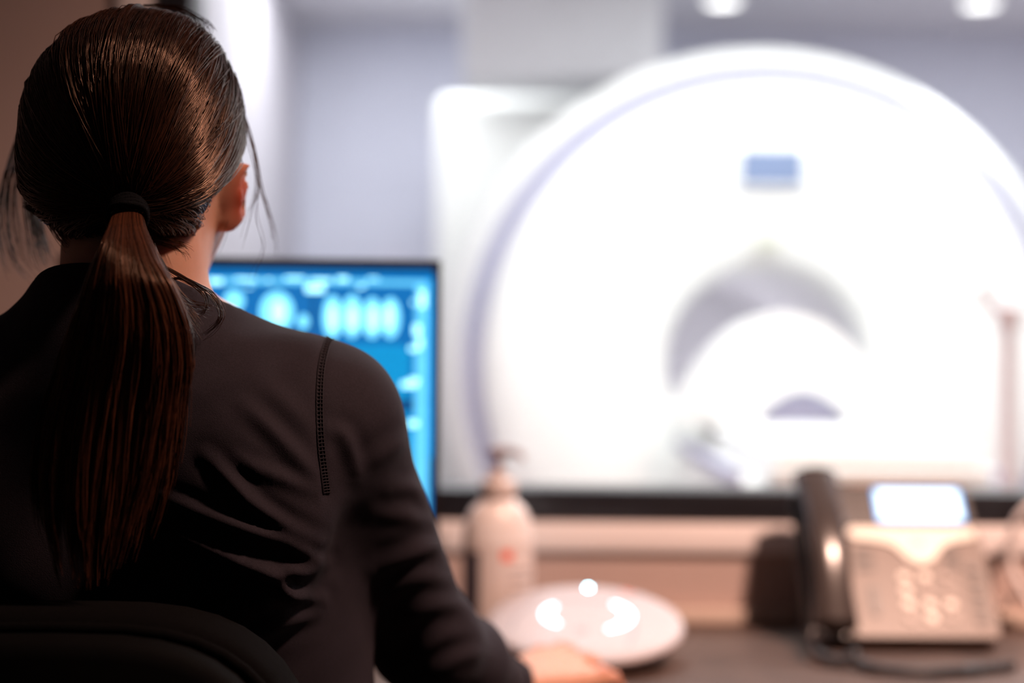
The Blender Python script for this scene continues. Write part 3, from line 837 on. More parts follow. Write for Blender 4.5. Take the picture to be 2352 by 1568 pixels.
# ------------------------------------------------------------------ implicit surfaces for the person
class Field:
    def __init__(s, lo, hi, h):
        s.lo = np.array(lo, np.float32); s.h = h
        s.n = np.ceil((np.array(hi) - s.lo) / h).astype(int) + 1
        s.F = np.full(s.n, 0.2, np.float32)
    def block(s, lo, hi):
        a = np.clip(np.floor((np.array(lo) - s.lo) / s.h).astype(int), 0, s.n)
        b = np.clip(np.ceil((np.array(hi) - s.lo) / s.h).astype(int) + 1, 0, s.n)
        if (b <= a).any(): return None
        sl = tuple(slice(i, j) for i, j in zip(a, b))
        g = [(s.lo[k] + s.h * np.arange(a[k], b[k], dtype=np.float32)).reshape([-1 if q == k else 1 for q in range(3)]) for k in range(3)]
        return sl, g
    def merge(s, sl, d, k, sub=False):
        a = s.F[sl]
        if sub:
            d = -d
            if k > 0:
                h = np.clip(0.5 - 0.5 * (d - a) / k, 0, 1) if False else np.maximum(k - np.abs(a - d), 0) / k
                s.F[sl] = np.maximum(a, d) + h * h * k * 0.25
            else:
                s.F[sl] = np.maximum(a, d)
        else:
            if k > 0:
                h = np.maximum(k - np.abs(a - d), 0) / k
                s.F[sl] = np.minimum(a, d) - h * h * k * 0.25
            else:
                s.F[sl] = np.minimum(a, d)
    def cone(s, p, r1, q, r2, k=0.02, sub=False, grow=0.0):
        p = np.array(p, np.float32); q = np.array(q, np.float32)
        r1 += grow; r2 += grow
        m = max(r1, r2) + 2 * k + 4 * s.h
        b = s.block(np.minimum(p, q) - m, np.maximum(p, q) + m)
        if b is None: return
        sl, g = b
        ba = q - p; L = float(ba.dot(ba)) + 1e-12
        x, y, z = (g[i] - p[i] for i in range(3))
        t = np.clip((x * ba[0] + y * ba[1] + z * ba[2]) / L, 0, 1)
        d = np.sqrt((x - t * ba[0]) ** 2 + (y - t * ba[1]) ** 2 + (z - t * ba[2]) ** 2) - (r1 + (r2 - r1) * t)
        s.merge(sl, d.astype(np.float32), k, sub)
    def ell(s, c, r, k=0.02, R=None, sub=False, grow=0.0):
        c = np.array(c, np.float32); r = np.array(r, np.float32) + grow
        m = r.max() + 2 * k + 4 * s.h
        b = s.block(c - m, c + m)
        if b is None: return
        sl, g = b
        x, y, z = (g[i] - c[i] for i in range(3))
        if R is not None:
            x, y, z = (R[0][i] * x + R[1][i] * y + R[2][i] * z for i in range(3))
        k0 = np.sqrt((x / r[0]) ** 2 + (y / r[1]) ** 2 + (z / r[2]) ** 2)
        k1 = np.sqrt((x / r[0] ** 2) ** 2 + (y / r[1] ** 2) ** 2 + (z / r[2] ** 2) ** 2)
        d = k0 * (k0 - 1.0) / np.maximum(k1, 1e-6)
        s.merge(sl, d.astype(np.float32), k, sub)
    def clip_plane(s, fn):
        g = [(s.lo[k] + s.h * np.arange(s.n[k], dtype=np.float32)).reshape([-1 if q == k else 1 for q in range(3)]) for k in range(3)]
        s.F = np.maximum(s.F, fn(*g).astype(np.float32))
    def mesh(s, smooth=3):
        F = s.F
        ins = F < 0
        nx, ny, nz = F.shape
        cnt = np.zeros((nx - 1, ny - 1, nz - 1), np.int8)
        for i in (0, 1):
            for j in (0, 1):
                for k in (0, 1):
                    cnt += ins[i:nx - 1 + i, j:ny - 1 + j, k:nz - 1 + k]
        act = (cnt > 0) & (cnt < 8)
        idx = np.argwhere(act)
        ids = np.full(act.shape, -1, np.int32)
        ids[act] = np.arange(len(idx))
        acc = np.zeros((len(idx), 3)); w = np.zeros(len(idx))
        cs = [(i, j, k) for i in (0, 1) for j in (0, 1) for k in (0, 1)]
        for a in cs:
            for ax_ in range(3):
                if a[ax_] == 0:
                    b = list(a); b[ax_] = 1
                    fa = F[idx[:, 0] + a[0], idx[:, 1] + a[1], idx[:, 2] + a[2]]
                    fb = F[idx[:, 0] + b[0], idx[:, 1] + b[1], idx[:, 2] + b[2]]
                    m = (fa < 0) != (fb < 0)
                    t = np.where(m, fa / np.where(m, fa - fb, 1), 0)
                    P = np.tile(np.array(a, float), (len(idx), 1))
                    P[:, ax_] = t
                    acc[m] += P[m]; w[m] += 1
        V = s.lo + s.h * (idx + acc / w[:, None])
        Q = []
        for ax_ in range(3):
            o1, o2 = [(1, 2), (2, 0), (0, 1)][ax_]
            sa = [slice(None)] * 3; sb = [slice(None)] * 3
            sa[ax_] = slice(0, -1); sb[ax_] = slice(1, None)
            e = ins[tuple(sa)] != ins[tuple(sb)]
            flip = ins[tuple(sa)]
            E = np.argwhere(e)
            E = E[(E[:, o1] > 0) & (E[:, o2] > 0) & (E[:, o1] < F.shape[o1] - 1) & (E[:, o2] < F.shape[o2] - 1)]
            fl = flip[E[:, 0], E[:, 1], E[:, 2]]
            def cid(d1, d2):
                G = E.copy(); G[:, o1] -= d1; G[:, o2] -= d2
                return ids[G[:, 0], G[:, 1], G[:, 2]]
            q = np.stack([cid(1, 1), cid(0, 1), cid(0, 0), cid(1, 0)], 1)
            q[~fl] = q[~fl][:, ::-1]
            Q.append(q)
        Q = np.concatenate(Q)
        Q = Q[(Q >= 0).all(1)]
        e = np.concatenate([Q[:, [0, 1]], Q[:, [1, 2]], Q[:, [2, 3]], Q[:, [3, 0]]])
        deg = np.bincount(e[:, 0], minlength=len(V)) + np.bincount(e[:, 1], minlength=len(V))
        s.edges, s.deg = e, deg
        for it in range(smooth):
            for lam in (0.55, -0.57):
                A = lap(V, e, deg)
                V = V + lam * (A - V)
        return V, Q

def lap(V, e, deg):
    A = np.zeros_like(V)
    for k in range(V.shape[1]):
        A[:, k] = np.bincount(e[:, 0], V[e[:, 1], k], len(V)) + np.bincount(e[:, 1], V[e[:, 0], k], len(V))
    return A / np.maximum(deg, 1)[:, None]

def vnormals(V, Q):
    n = np.cross(V[Q[:, 2]] - V[Q[:, 0]], V[Q[:, 3]] - V[Q[:, 1]])
    N = np.zeros_like(V)
    for k in range(3):
        for c in range(4):
            N[:, k] += np.bincount(Q[:, c], n[:, k], len(V))
    return N / (np.linalg.norm(N, axis=1, keepdims=True) + 1e-12)

# ------------------------------------------------------------------ person: joints in metres
CX = -0.2815
HC = np.array([CX, 1.060, 1.3045])                 # centre of the hair-covered head
HR = np.array([0.0768, 0.096, 0.0870])
SH_R, EL_R, WR_R = (-0.138, 1.075, 1.090), (-0.073, 1.245, 0.888), (-0.002, 1.462, 0.792)
SH_L, EL_L, WR_L = (-0.428, 1.075, 1.096), (-0.505, 1.225, 0.890), (-0.400, 1.440, 0.792)

def torso(f, g=0.0):
    f.ell((CX, 1.115, 1.000), (0.164, 0.118, 0.200), 0.03, grow=g)
    f.ell((CX, 1.150, 0.825), (0.176, 0.108, 0.210), 0.06, grow=g)
    f.ell((CX, 1.125, 0.600), (0.172, 0.130, 0.135), 0.06, grow=g)
    f.cone((CX - 0.115, 1.07, 1.090), 0.054, (CX + 0.110, 1.07, 1.086), 0.054, 0.05, grow=g)
    f.cone((CX + 0.035, 1.045, 1.130), 0.044, SH_R, 0.046, 0.03, grow=g)
    f.cone((CX - 0.035, 1.045, 1.136), 0.044, SH_L, 0.046, 0.03, grow=g)
    f.ell((CX + 0.085, 1.020, 1.030), (0.065, 0.045, 0.085), 0.05, grow=g)
    f.ell((CX - 0.085, 1.020, 1.030), (0.065, 0.045, 0.085), 0.05, grow=g)
    for sx in (-1, 1):
        f.ell((CX + sx * 0.07, 1.205, 1.000), (0.062, 0.050, 0.062), 0.05, grow=g)

def arms(f, g=0.0, k=0.035):
    for SH, EL, WR in ((SH_R, EL_R, WR_R), (SH_L, EL_L, WR_L)):
        f.cone(SH, 0.049, EL, 0.042, k, grow=g)
        e = np.array(EL); w = np.array(WR)
        f.cone(EL, 0.042, tuple(e + (w - e) * 0.4), 0.040, 0.03, grow=g)
        f.cone(tuple(e + (w - e) * 0.4), 0.040, tuple(e + (w - e) * 0.93), 0.030, 0.02, grow=g)

def rotm(rx, ry, rz):
    return np.array(Matrix.Rotation(rz, 3, 'Z') @ Matrix.Rotation(ry, 3, 'Y') @ Matrix.Rotation(rx, 3, 'X'), np.float32)

body_f = Field((-0.60, 0.93, 0.46), (0.20, 1.74, 1.42), 0.003)
f = body_f
torso(f, -0.007)
arms(f, -0.008)
# neck and head
f.cone((CX, 1.050, 1.10), 0.057, (CX, 1.062, 1.24), 0.0520, 0.03)
f.ell((CX, 1.063, 1.308), (0.0680, 0.086, 0.078), 0.02)
f.ell((CX, 1.115, 1.265), (0.060, 0.062, 0.075), 0.03)
f.ell((CX, 1.150, 1.212), (0.028, 0.026, 0.022), 0.03)
f.cone((CX, 1.166, 1.312), 0.010, (CX, 1.186, 1.272), 0.013, 0.012)
f.cone((CX - 0.012, 1.175, 1.268), 0.008, (CX + 0.012, 1.175, 1.268), 0.008, 0.01)
f.cone((CX - 0.018, 1.168, 1.242), 0.0065, (CX + 0.018, 1.168, 1.242), 0.0065, 0.006)
f.cone((CX - 0.015, 1.167, 1.234), 0.0065, (CX + 0.015, 1.167, 1.234), 0.0065, 0.004)
for sx in (-1, 1):
    f.ell((CX + sx * 0.031, 1.176, 1.305), (0.017, 0.014, 0.011), 0.012, sub=True)
    f.ell((CX + sx * 0.031, 1.157, 1.305), (0.012, 0.012, 0.012), 0.003)
    f.cone((CX + sx * 0.014, 1.162, 1.322), 0.007, (CX + sx * 0.045, 1.150, 1.322), 0.006, 0.012)
    # ear: flared plate, hollowed on the front side, with a lobe
    ec = np.array([CX + sx * 0.0720, 1.085, 1.2615])
    Re = rotm(0.15, sx * 0.36, -sx * 0.62)
    f.ell(ec, (0.0055, 0.0175, 0.0250), 0.006, R=Re)
    f.ell(ec + np.array([sx * 0.0075, 0.006, 0.002]), (0.0045, 0.013, 0.020), 0.003, R=Re, sub=True)
    f.ell(ec + np.array([-sx * 0.0085, 0.004, -0.0205]), (0.0055, 0.010, 0.010), 0.006, R=Re)
    f.cone(tuple(ec + np.array([-sx * 0.014, 0.006, 0.0])), 0.010, tuple(ec + np.array([-sx * 0.004, 0.004, 0.0])), 0.007, 0.008)

def hand(f, mir):
    def P(x, y, z):
        return (x, y, z) if not mir else (-0.402 - x, y - 0.022, z)
    w = WR_R
    kn = [P(0.034, 1.572, 0.801), P(0.058, 1.568, 0.806), P(0.080, 1.550, 0.800), P(0.099, 1.524, 0.790)]
    rad = [0.0100, 0.0102, 0.0096, 0.0086]
    wr = [P(-0.004, 1.468, 0.795), P(0.004, 1.464, 0.797), P(0.012, 1.460, 0.796), P(0.020, 1.456, 0.792)]
    e = np.array(EL_R)
    f.cone(P(*(np.array(w) + (e - np.array(w)) * 0.25)), 0.027, P(*w), 0.0255, 0.02)
    for a_, b_ in zip(wr, kn):
        f.cone(a_, 0.016, b_, 0.0118, 0.014)
    f.ell(P(0.040, 1.515, 0.792), (0.036, 0.046, 0.015), 0.02)
    sgn = -1 if mir else 1
    dirs = [(0.10, 0.99, -0.10), (0.20, 0.96, -0.14), (0.32, 0.92, -0.18), (0.45, 0.86, -0.20)]
    lens = [(0.040, 0.025, 0.020), (0.043, 0.028, 0.021), (0.040, 0.026, 0.020), (0.032, 0.020, 0.018)]
    for i in range(4):
        p0 = np.array(kn[i]); d = np.array(dirs[i]); d[0] *= sgn
        r = rad[i]
        f.ell(p0 + np.array([0, 0, 0.002]), (0.0115, 0.0125, 0.0110), 0.008)
        p1 = p0 + d / np.linalg.norm(d) * lens[i][0]
        f.cone(p0, r, p1, r * 0.95, 0.004)
        d2 = d * np.array([0.9, 0.72, 1]) + np.array([0, 0, -0.62]); d2 /= np.linalg.norm(d2)
        p2 = p1 + d2 * lens[i][1]
        f.cone(p1, r * 0.97, p2, r * 0.86, 0.003)
        d3 = d * np.array([0.7, 0.62, 1]) + np.array([0, 0, -0.55]); d3 /= np.linalg.norm(d3)
        p3 = p2 + d3 * lens[i][2] * 0.8
        p3[2] = max(p3[2], DESK + r * 0.75 + 0.0015)
        f.cone(p2, r * 0.88, p3, r * 0.74, 0.003)
    t0 = P(0.002, 1.492, 0.786)
    t1 = P(-0.006, 1.530, 0.772); t2 = P(0.004, 1.560, 0.761); t3 = P(0.016, 1.582, 0.7545)
    f.cone(t0, 0.016, t1, 0.0125, 0.012)
    f.cone(t1, 0.0118, t2, 0.0105, 0.004)
    f.cone(t2, 0.0105, t3, 0.0088, 0.004)
hand(f, False)
hand(f, True)
V, Q = f.mesh(3)
PB = np.array([CX, 1.12, 0.472])
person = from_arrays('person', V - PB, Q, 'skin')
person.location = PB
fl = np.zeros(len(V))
for sx in (-1, 1):                                   # ruddy ears and knuckles, plus translucent glow and shade painted into the ears
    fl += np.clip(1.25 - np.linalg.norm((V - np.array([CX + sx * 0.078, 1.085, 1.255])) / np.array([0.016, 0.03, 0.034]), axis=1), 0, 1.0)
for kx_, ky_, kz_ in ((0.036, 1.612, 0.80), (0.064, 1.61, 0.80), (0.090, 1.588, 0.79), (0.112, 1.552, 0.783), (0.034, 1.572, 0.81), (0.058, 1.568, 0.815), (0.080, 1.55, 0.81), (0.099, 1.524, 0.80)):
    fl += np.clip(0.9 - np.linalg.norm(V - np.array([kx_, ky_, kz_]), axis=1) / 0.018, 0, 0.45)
fa_ = person.data.attributes.new('flush_and_glow', 'FLOAT', 'POINT')
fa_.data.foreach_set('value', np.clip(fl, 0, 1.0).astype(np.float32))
tag(person, 'seated person seen from behind in a charcoal long-sleeved top with a long brown ponytail', 'person')
del body_f, f

# ------------------------------------------------------------------ shirt
sf = Field((-0.60, 0.90, 0.50), (0.08, 1.50, 1.25), 0.003)
torso(sf, 0.0)
arms(sf, 0.0, 0.035)
sf.cone((CX, 1.045, 1.11), 0.074, (CX - 0.002, 1.048, 1.21), 0.0605, 0.04)
sf.clip_plane(lambda x, y, z: z - (1.2000 - 0.33 * (y - 0.985) - 0.08 * (x - CX)) + 0 * x)
sf.clip_plane(lambda x, y, z: 0.545 - z + 0 * x + 0 * y)
V, Q = sf.mesh(4)
Nv = vnormals(V, Q)
pix = project(V)
facing = np.clip(-(Nv * (V - CAM) / np.linalg.norm(V - CAM, axis=1, keepdims=True)).sum(1) * 2.5, 0, 1)
facing *= (V[:, 1] < 1.33)
def poly_dist(P, line):
    line = np.asarray(line, float)
    best = np.full(len(P), 1e9); tt = np.zeros(len(P))
    L = np.concatenate([[0], np.cumsum(np.linalg.norm(np.diff(line, axis=0), axis=1))])
    for i in range(len(line) - 1):
        a, b = line[i], line[i + 1]
        ab = b - a
        t = np.clip(((P - a) @ ab) / (ab @ ab), 0, 1)
        d = np.linalg.norm(P - a - t[:, None] * ab, axis=1)
        m = d < best
        best[m] = d[m]; tt[m] = (L[i] + t[m] * np.linalg.norm(ab)) / L[-1]
    return best, tt
FOLDS = [  # pixel track of each crease crest, height in mm, half width in px
    ([(560, 930), (610, 975), (680, 1046), (735, 1112)], 2.6, 17),
    ([(540, 1050), (600, 1080), (672, 1108), (730, 1135)], 2.0, 14),
    ([(470, 1045), (498, 1070), (570, 1147), (638, 1198), (698, 1232), (735, 1250)], 4.2, 15),
    ([(370, 1140), (408, 1155), (506, 1194), (613, 1228), (655, 1243), (700, 1268), (738, 1292)], 4.6, 14),
    ([(350, 1195), (400, 1221), (506, 1270), (604, 1311), (672, 1317), (724, 1309), (744, 1292)], 4.8, 14),
    ([(610, 1315), (643, 1343), (672, 1368), (707, 1373), (738, 1372)], 4.2, 14),
    ([(560, 1470), (630, 1441), (715, 1407), (740, 1390)], 3.0, 16),
    ([(330, 1270), (420, 1330), (520, 1380), (600, 1400)], 2.0, 18),
    ([(470, 905), (560, 860), (640, 800), (720, 785)], 1.4, 24),
    ([(520, 800), (620, 770), (740, 775)], 1.5, 22),
    ([(600, 870), (660, 930), (720, 990)], 1.4, 20),
    ([(757, 985), (790, 1000), (810, 1050), (818, 1100)], 2.6, 16),
    ([(830, 1080), (900, 1030), (950, 1000)], 1.8, 18),
    ([(900, 1130), (950, 1120), (1000, 1160), (1010, 1190)], 2.2, 17),
    ([(860, 1180), (930, 1185), (990, 1200)], 1.2, 16),
    ([(860, 1310), (930, 1280), (1000, 1255), (1035, 1275)], 2.6, 17),
    ([(880, 1370), (960, 1330), (1040, 1330)], 1.3, 16),
    ([(900, 1450), (980, 1400), (1060, 1390), (1080, 1420)], 1.8, 17),
    ([(930, 1530), (1010, 1470), (1090, 1450)], 1.5, 17),
    ([(1000, 1550), (1060, 1510), (1120, 1500)], 1.8, 16),
]
disp = np.zeros(len(V))
for line, amp, wd in FOLDS:
    L = catmull(np.c_[np.array(line, float), np.zeros(len(line))], 40)[:, :2]
    d, t = poly_dist(pix, L)
    env = np.clip(np.sin(PI * np.clip(t, 0.04, 0.96)), 0, 1) ** 0.6
    disp += 0.001 * amp * env * (np.exp(-(d / wd) ** 2) - 0.55 * np.exp(-((d - 2.0 * wd) / (1.1 * wd)) ** 2))
# small random drape
def vnoise(P, sc, seed):
    r = np.random.default_rng(seed)
    out = np.zeros(len(P))
    for k in range(10):
        w = r.normal(size=3) * sc
        out += np.sin(P @ w + r.uniform(0, 6.28))
    return out / 10
disp = disp * facing + 0.0016 * vnoise(V * np.array([1, 1, 0.8]), 38, 3) + 0.0009 * vnoise(V, 90, 4)
seam_px = catmull(np.c_[np.array([(764, 764), (748, 795), (736, 850), (732, 920), (734, 1000), (741, 1075), (748, 1135)], float), np.zeros(7)], 80)[:, :2]
d, t = poly_dist(pix, seam_px)
disp -= 0.0012 * np.exp(-(d / 11) ** 2) * facing
disp *= np.clip((1.192 - V[:, 2]) / 0.02, 0, 1)
V = V + Nv * disp[:, None]
shirt = from_arrays('shirt', V - PB, Q, 'shirt', person)
shirt['label'] = 'charcoal knit long-sleeved top'
bvh = BVHTree.FromPolygons([tuple(v) for v in V], [tuple(q) for q in Q.tolist()])
def on_shirt(px, py, lift=0.0006):
    r = ray(px, py)
    h = bvh.ray_cast(Vector(CAM), Vector(r).normalized())
    if h[0] is None: return None
    return np.array(h[0]) + np.array(h[1]) * (lift if np.dot(h[1], r) < 0 else -lift)

def join_tubes(name, tubes, m, parent):
    VV, FF, o_ = [], [], 0
    for v_, f_ in tubes:
        VV.append(v_); FF += [tuple(i + o_ for i in fc) for fc in f_]; o_ += len(v_)
    return from_arrays(name, np.concatenate(VV), FF, m, parent, True, 60)
tubes = []
dense = catmull(np.c_[seam_px, np.zeros(80)], 160)[:, :2]
tang = np.gradient(dense, axis=0); tang /= np.linalg.norm(tang, axis=1, keepdims=True)
nor2 = np.c_[-tang[:, 1], tang[:, 0]]
for off in (-9, -3, 6):
    P_ = [on_shirt(*(dense[i] + nor2[i] * off)) for i in range(0, 160, 2)]
    P_ = np.array([p for p in P_ if p is not None]) - PB
    tubes.append(tube_arrays(P_, 0.00055, 5))
for i in range(1, 160, 3):
    P_ = [on_shirt(*(dense[i] + nor2[i] * o2), 0.0010) for o2 in (-9, -4, 1, 6)]
    if all(p is not None for p in P_):
        tubes.append(tube_arrays(np.array(P_) - PB, 0.00042, 4))
sm = join_tubes('armhole_seam', tubes, 'stitch', person)
sm['label'] = 'dark overlocked armhole seam'
sm['kind'] = 'stuff'
# collar rib
ring = []
for a in np.linspace(0, 2 * PI, 49):
    x = CX - 0.002 + 0.0612 * math.cos(a); y = 1.0478 + 0.0612 * math.sin(a)
    ring.append((x, y, 1.1978 - 0.33 * (y - 0.985) - 0.08 * (x - CX)))
tube('collar', np.array(ring) - PB, 0.0042, 'shirt', person, 10)
for WR, EL in ((WR_R, EL_R), (WR_L, EL_L)):
    w = np.array(WR); e = np.array(EL)
    ax_ = (w - e) / np.linalg.norm(w - e)
    c0 = e + (w - e) * 0.90
    T3 = Vector(ax_).to_track_quat('Z', 'Y').to_matrix().to_4x4()
    lathe('cuff', [(0.028, -0.004), (0.0335, -0.002), (0.0340, 0.028), (0.0325, 0.031), (0.028, 0.030)], 'shirt', person, 28, mtx=Matrix.Translation(c0 - PB) @ T3)

# trousers and shoes
tf = Field((-0.52, 0.98, 0.05), (-0.05, 1.72, 0.66), 0.006)
tf.ell((CX, 1.135, 0.565), (0.170, 0.130, 0.095), 0.04)
for sx in (-1, 1):
    hx = CX + sx * 0.085; kx = CX + sx * 0.115
    tf.cone((hx, 1.14, 0.545), 0.080, (kx, 1.56, 0.545), 0.060, 0.04)
    tf.cone((kx, 1.565, 0.535), 0.058, (kx, 1.53, 0.12), 0.046, 0.03)
tf.clip_plane(lambda x, y, z: 0.085 - z + 0 * x + 0 * y)
V, Q = tf.mesh(3)
from_arrays('trousers', V - PB, Q, 'trousers', person)
for sx in (-1, 1):
    kx = CX + sx * 0.115
    shf = Field((kx - 0.07, 1.44, -0.02), (kx + 0.07, 1.76, 0.13), 0.005)
    shf.cone((kx, 1.53, 0.09), 0.040, (kx, 1.525, 0.042), 0.040, 0.02)
    shf.cone((kx, 1.52, 0.040), 0.040, (kx, 1.68, 0.034), 0.042, 0.03)
    shf.clip_plane(lambda x, y, z: 0.002 - z + 0 * x + 0 * y)
    V, Q = shf.mesh(2)
    from_arrays('shoe', V - PB, Q, 'shoe', person)

# ------------------------------------------------------------------ hair
def head_surface(D, lift=0.0):
    """point of the hair-covered head in direction D (scaled space), pushed out by lift metres"""
    D = np.asarray(D, float)
    D = D / np.linalg.norm(D, axis=-1, keepdims=True)
    n = np.where(D[..., 2] > 0, 2.08, 2.08 + 0.75 * np.clip(-D[..., 2] * 2.2, 0, 1))
    r = (np.abs(D) ** n[..., None]).sum(-1) ** (-1.0 / n)
    P = D * r[..., None]
    X = HC + P * HR
    # slight lean of the crown to the right, as the head is held
    X[..., 0] += 0.010 * np.clip(P[..., 2], 0, 1) ** 2
    g = P / HR
    g = g / np.linalg.norm(g, axis=-1, keepdims=True)
    return X + g * np.asarray(lift)[..., None] if np.ndim(lift) else X + g * lift

# dark cap under the strands (solid shell from hairline to nape)
def is_hair(D):
    x, y, z = D
    if y > 0.25 and z < 0.62 - 0.55 * abs(x): return False       # face
    if y > -0.10 and z < -0.30 + 0.15 * y: return False          # below the ears
    if z < -0.93: return False
    if abs(x) > 0.62 and y > -0.28 and z < -0.22: return False   # ear
    return True
nu, nv = 96, 64
bm = bmesh.new()
grid = {}
for i in range(nv + 1):
    for j in range(nu):
        th = PI * (0.004 + 0.992 * i / nv); a = 2 * PI * j / nu
        D = (math.sin(th) * math.cos(a), math.sin(th) * math.sin(a), math.cos(th))
        grid[i, j] = (D, bm.verts.new(head_surface(np.array(D), -0.0035) - PB))
for i in range(nv):
    for j in range(nu):
        q = [(i, j), (i + 1, j), (i + 1, (j + 1) % nu), (i, (j + 1) % nu)]
        if all(is_hair(grid[k][0]) for k in q):
            bm.faces.new([grid[k][1] for k in q])
bmesh.ops.delete(bm, geom=[v for v in bm.verts if not v.link_faces], context='VERTS')
bmesh.ops.solidify(bm, geom=list(bm.faces), thickness=0.004)
cap = from_bm('hair_cap', bm, 'scalp', person)
cap['label'] = 'dark brown hair pulled back over the head'

def strands_mesh(name, paths, radii, tones, m, parent, sides=3):
    """paths (S, K, 3), radii (S, K), tones (S,) -> one mesh of thin tubes"""
    Sn, K, _ = paths.shape
    T = np.gradient(paths, axis=1)
    T /= np.linalg.norm(T, axis=2, keepdims=True) + 1e-9
    ref = np.array([0.13, -0.95, 0.28])
    N = ref - T * (T @ ref)[..., None]
    N /= np.linalg.norm(N, axis=2, keepdims=True) + 1e-9
    B = np.cross(T, N)
    a = 2 * PI * np.arange(sides) / sides
    Vv = paths[:, :, None, :] + radii[:, :, None, None] * (np.cos(a)[None, None, :, None] * N[:, :, None, :] + np.sin(a)[None, None, :, None] * B[:, :, None, :])
    Vv = Vv.reshape(-1, 3)
    s_, k_, j_ = np.meshgrid(np.arange(Sn), np.arange(K - 1), np.arange(sides), indexing='ij')
    j2 = (j_ + 1) % sides
    def id_(k, j): return (s_ * K + k) * sides + j
    Fq = np.stack([id_(k_, j_), id_(k_, j2), id_(k_ + 1, j2), id_(k_ + 1, j_)], -1).reshape(-1, 4)
    me = bpy.data.meshes.new(name)
    me.vertices.add(len(Vv)); me.vertices.foreach_set('co', Vv.astype(np.float32).ravel())
    me.loops.add(Fq.size); me.loops.foreach_set('vertex_index', Fq.astype(np.int32).ravel())
    me.polygons.add(len(Fq)); me.polygons.foreach_set('loop_start', np.arange(0, Fq.size, 4, dtype=np.int32))
    me.update(calc_edges=True)
    at_ = me.attributes.new('tone', 'FLOAT', 'POINT')
    at_.data.foreach_set('value', np.repeat(tones, K * sides).astype(np.float32))
    return link(name, me, m, parent, True)

TIE_P = at(293, 487, 0.972)
TD = (TIE_P - HC) / HR
TD = TD / np.linalg.norm(TD)
NS, K = 7500, 18
roots = []
while len(roots) < NS:
    v = rng.normal(size=3); v /= np.linalg.norm(v)
    if not is_hair(v): continue
    # hairs start along the front half of the head or at the nape, never in the middle of the back
    nape = v[2] < -0.72 or (v[2] < -0.40 and v[1] < 0.05 and abs(v[0]) > 0.55)
    if v[1] < 0.05 and not nape: continue
    if nape and rng.random() < 0.5: continue
    roots.append(v)
roots = np.array(roots)
s = np.abs(roots[:, 0])
sm_ = np.clip((s - 0.15) / 0.7, 0, 1); sm_ = sm_ * sm_ * (3 - 2 * sm_)
z1 = 0.80 * (1 - sm_) + (-0.50) * sm_
below = roots[:, 2] < TD[2] + 0.15
P1 = np.stack([roots[:, 0] * (1.05 + 0.25 * sm_), np.where(roots[:, 1] > -0.3, -0.42, -0.75) + 0.0 * s, np.minimum(z1, np.maximum(roots[:, 2] - 0.15, TD[2] + 0.05))], 1)
P1 /= np.linalg.norm(P1, axis=1, keepdims=True)
tt = np.linspace(0, 1, K)
b0 = (1 - tt) ** 2; b1 = 2 * tt * (1 - tt); b2 = tt ** 2
spread = rng.normal(size=(NS, 3)) * 0.035
D = b0[None, :, None] * roots[:, None, :] + b1[None, :, None] * P1[:, None, :] + b2[None, :, None] * (TD + spread)[:, None, :]
# clumping: groups of neighbours share a wobble
cl = np.floor(np.arctan2(roots[:, 0], roots[:, 2] + 0.9) * 38).astype(int)
cr_ = np.random.default_rng(5)
clump_phase = cr_.uniform(0, 6.28, 400)[cl % 400]
clump_lift = cr_.uniform(-1, 1, 400)[cl % 400]
wob = 0.012 * np.sin(tt[None, :] * 5 + clump_phase[:, None])
D[:, :, 0] += wob * (1 - tt)[None, :]
lift = rng.uniform(-0.0020, 0.0022, NS)[:, None] + 0.0018 * clump_lift[:, None] * np.sin(PI * tt)[None, :] + 0.0006 * np.sin(tt[None, :] * 9 + rng.uniform(0, 6, NS)[:, None])
lift = lift * np.clip(tt * 6, 0, 1)[None, :] - 0.003 * np.clip(1 - tt * 6, 0, 1)[None, :] + 0.004 * (tt[None, :] ** 6)
paths = head_surface(D, lift) - PB
rad = (0.00040 * rng.uniform(0.6, 1.15, NS))[:, None] * np.ones(K)[None, :]
rad[:, 0] *= 0.5
tones = np.clip(rng.beta(1.1, 5.0, NS) + 0.07 * clump_lift, 0, 1)
hs_ = strands_mesh('head_hair', paths, rad, tones, 'hair', person)
hs_['kind'] = 'stuff'
hs_['label'] = 'smooth brown hair combed back to a low tie'

# hair tie: a stack of elastic loops around the root of the ponytail
p_top = at(293, 487, 0.966); p_low = at(293, 530, 0.948)
axis = (p_low - p_top) / np.linalg.norm(p_low - p_top)
Tq = Vector(axis).to_track_quat('Z', 'Y').to_matrix()
for k in range(4):
    c_ = p_top + axis * (-0.003 + 0.0030 * k)
    ringp = []
    for a in np.linspace(0, 2 * PI, 33):
        v_ = Tq @ Vector((0.0128 * math.cos(a), 0.0115 * math.sin(a), 0.0012 * math.sin(3 * a + k)))
        ringp.append(c_ + np.array(v_) - PB)
    tb_ = tube('hair_tie', np.array(ringp), 0.0019, 'tie', person, 8)
    tb_['label'] = 'black elastic hair tie loop'

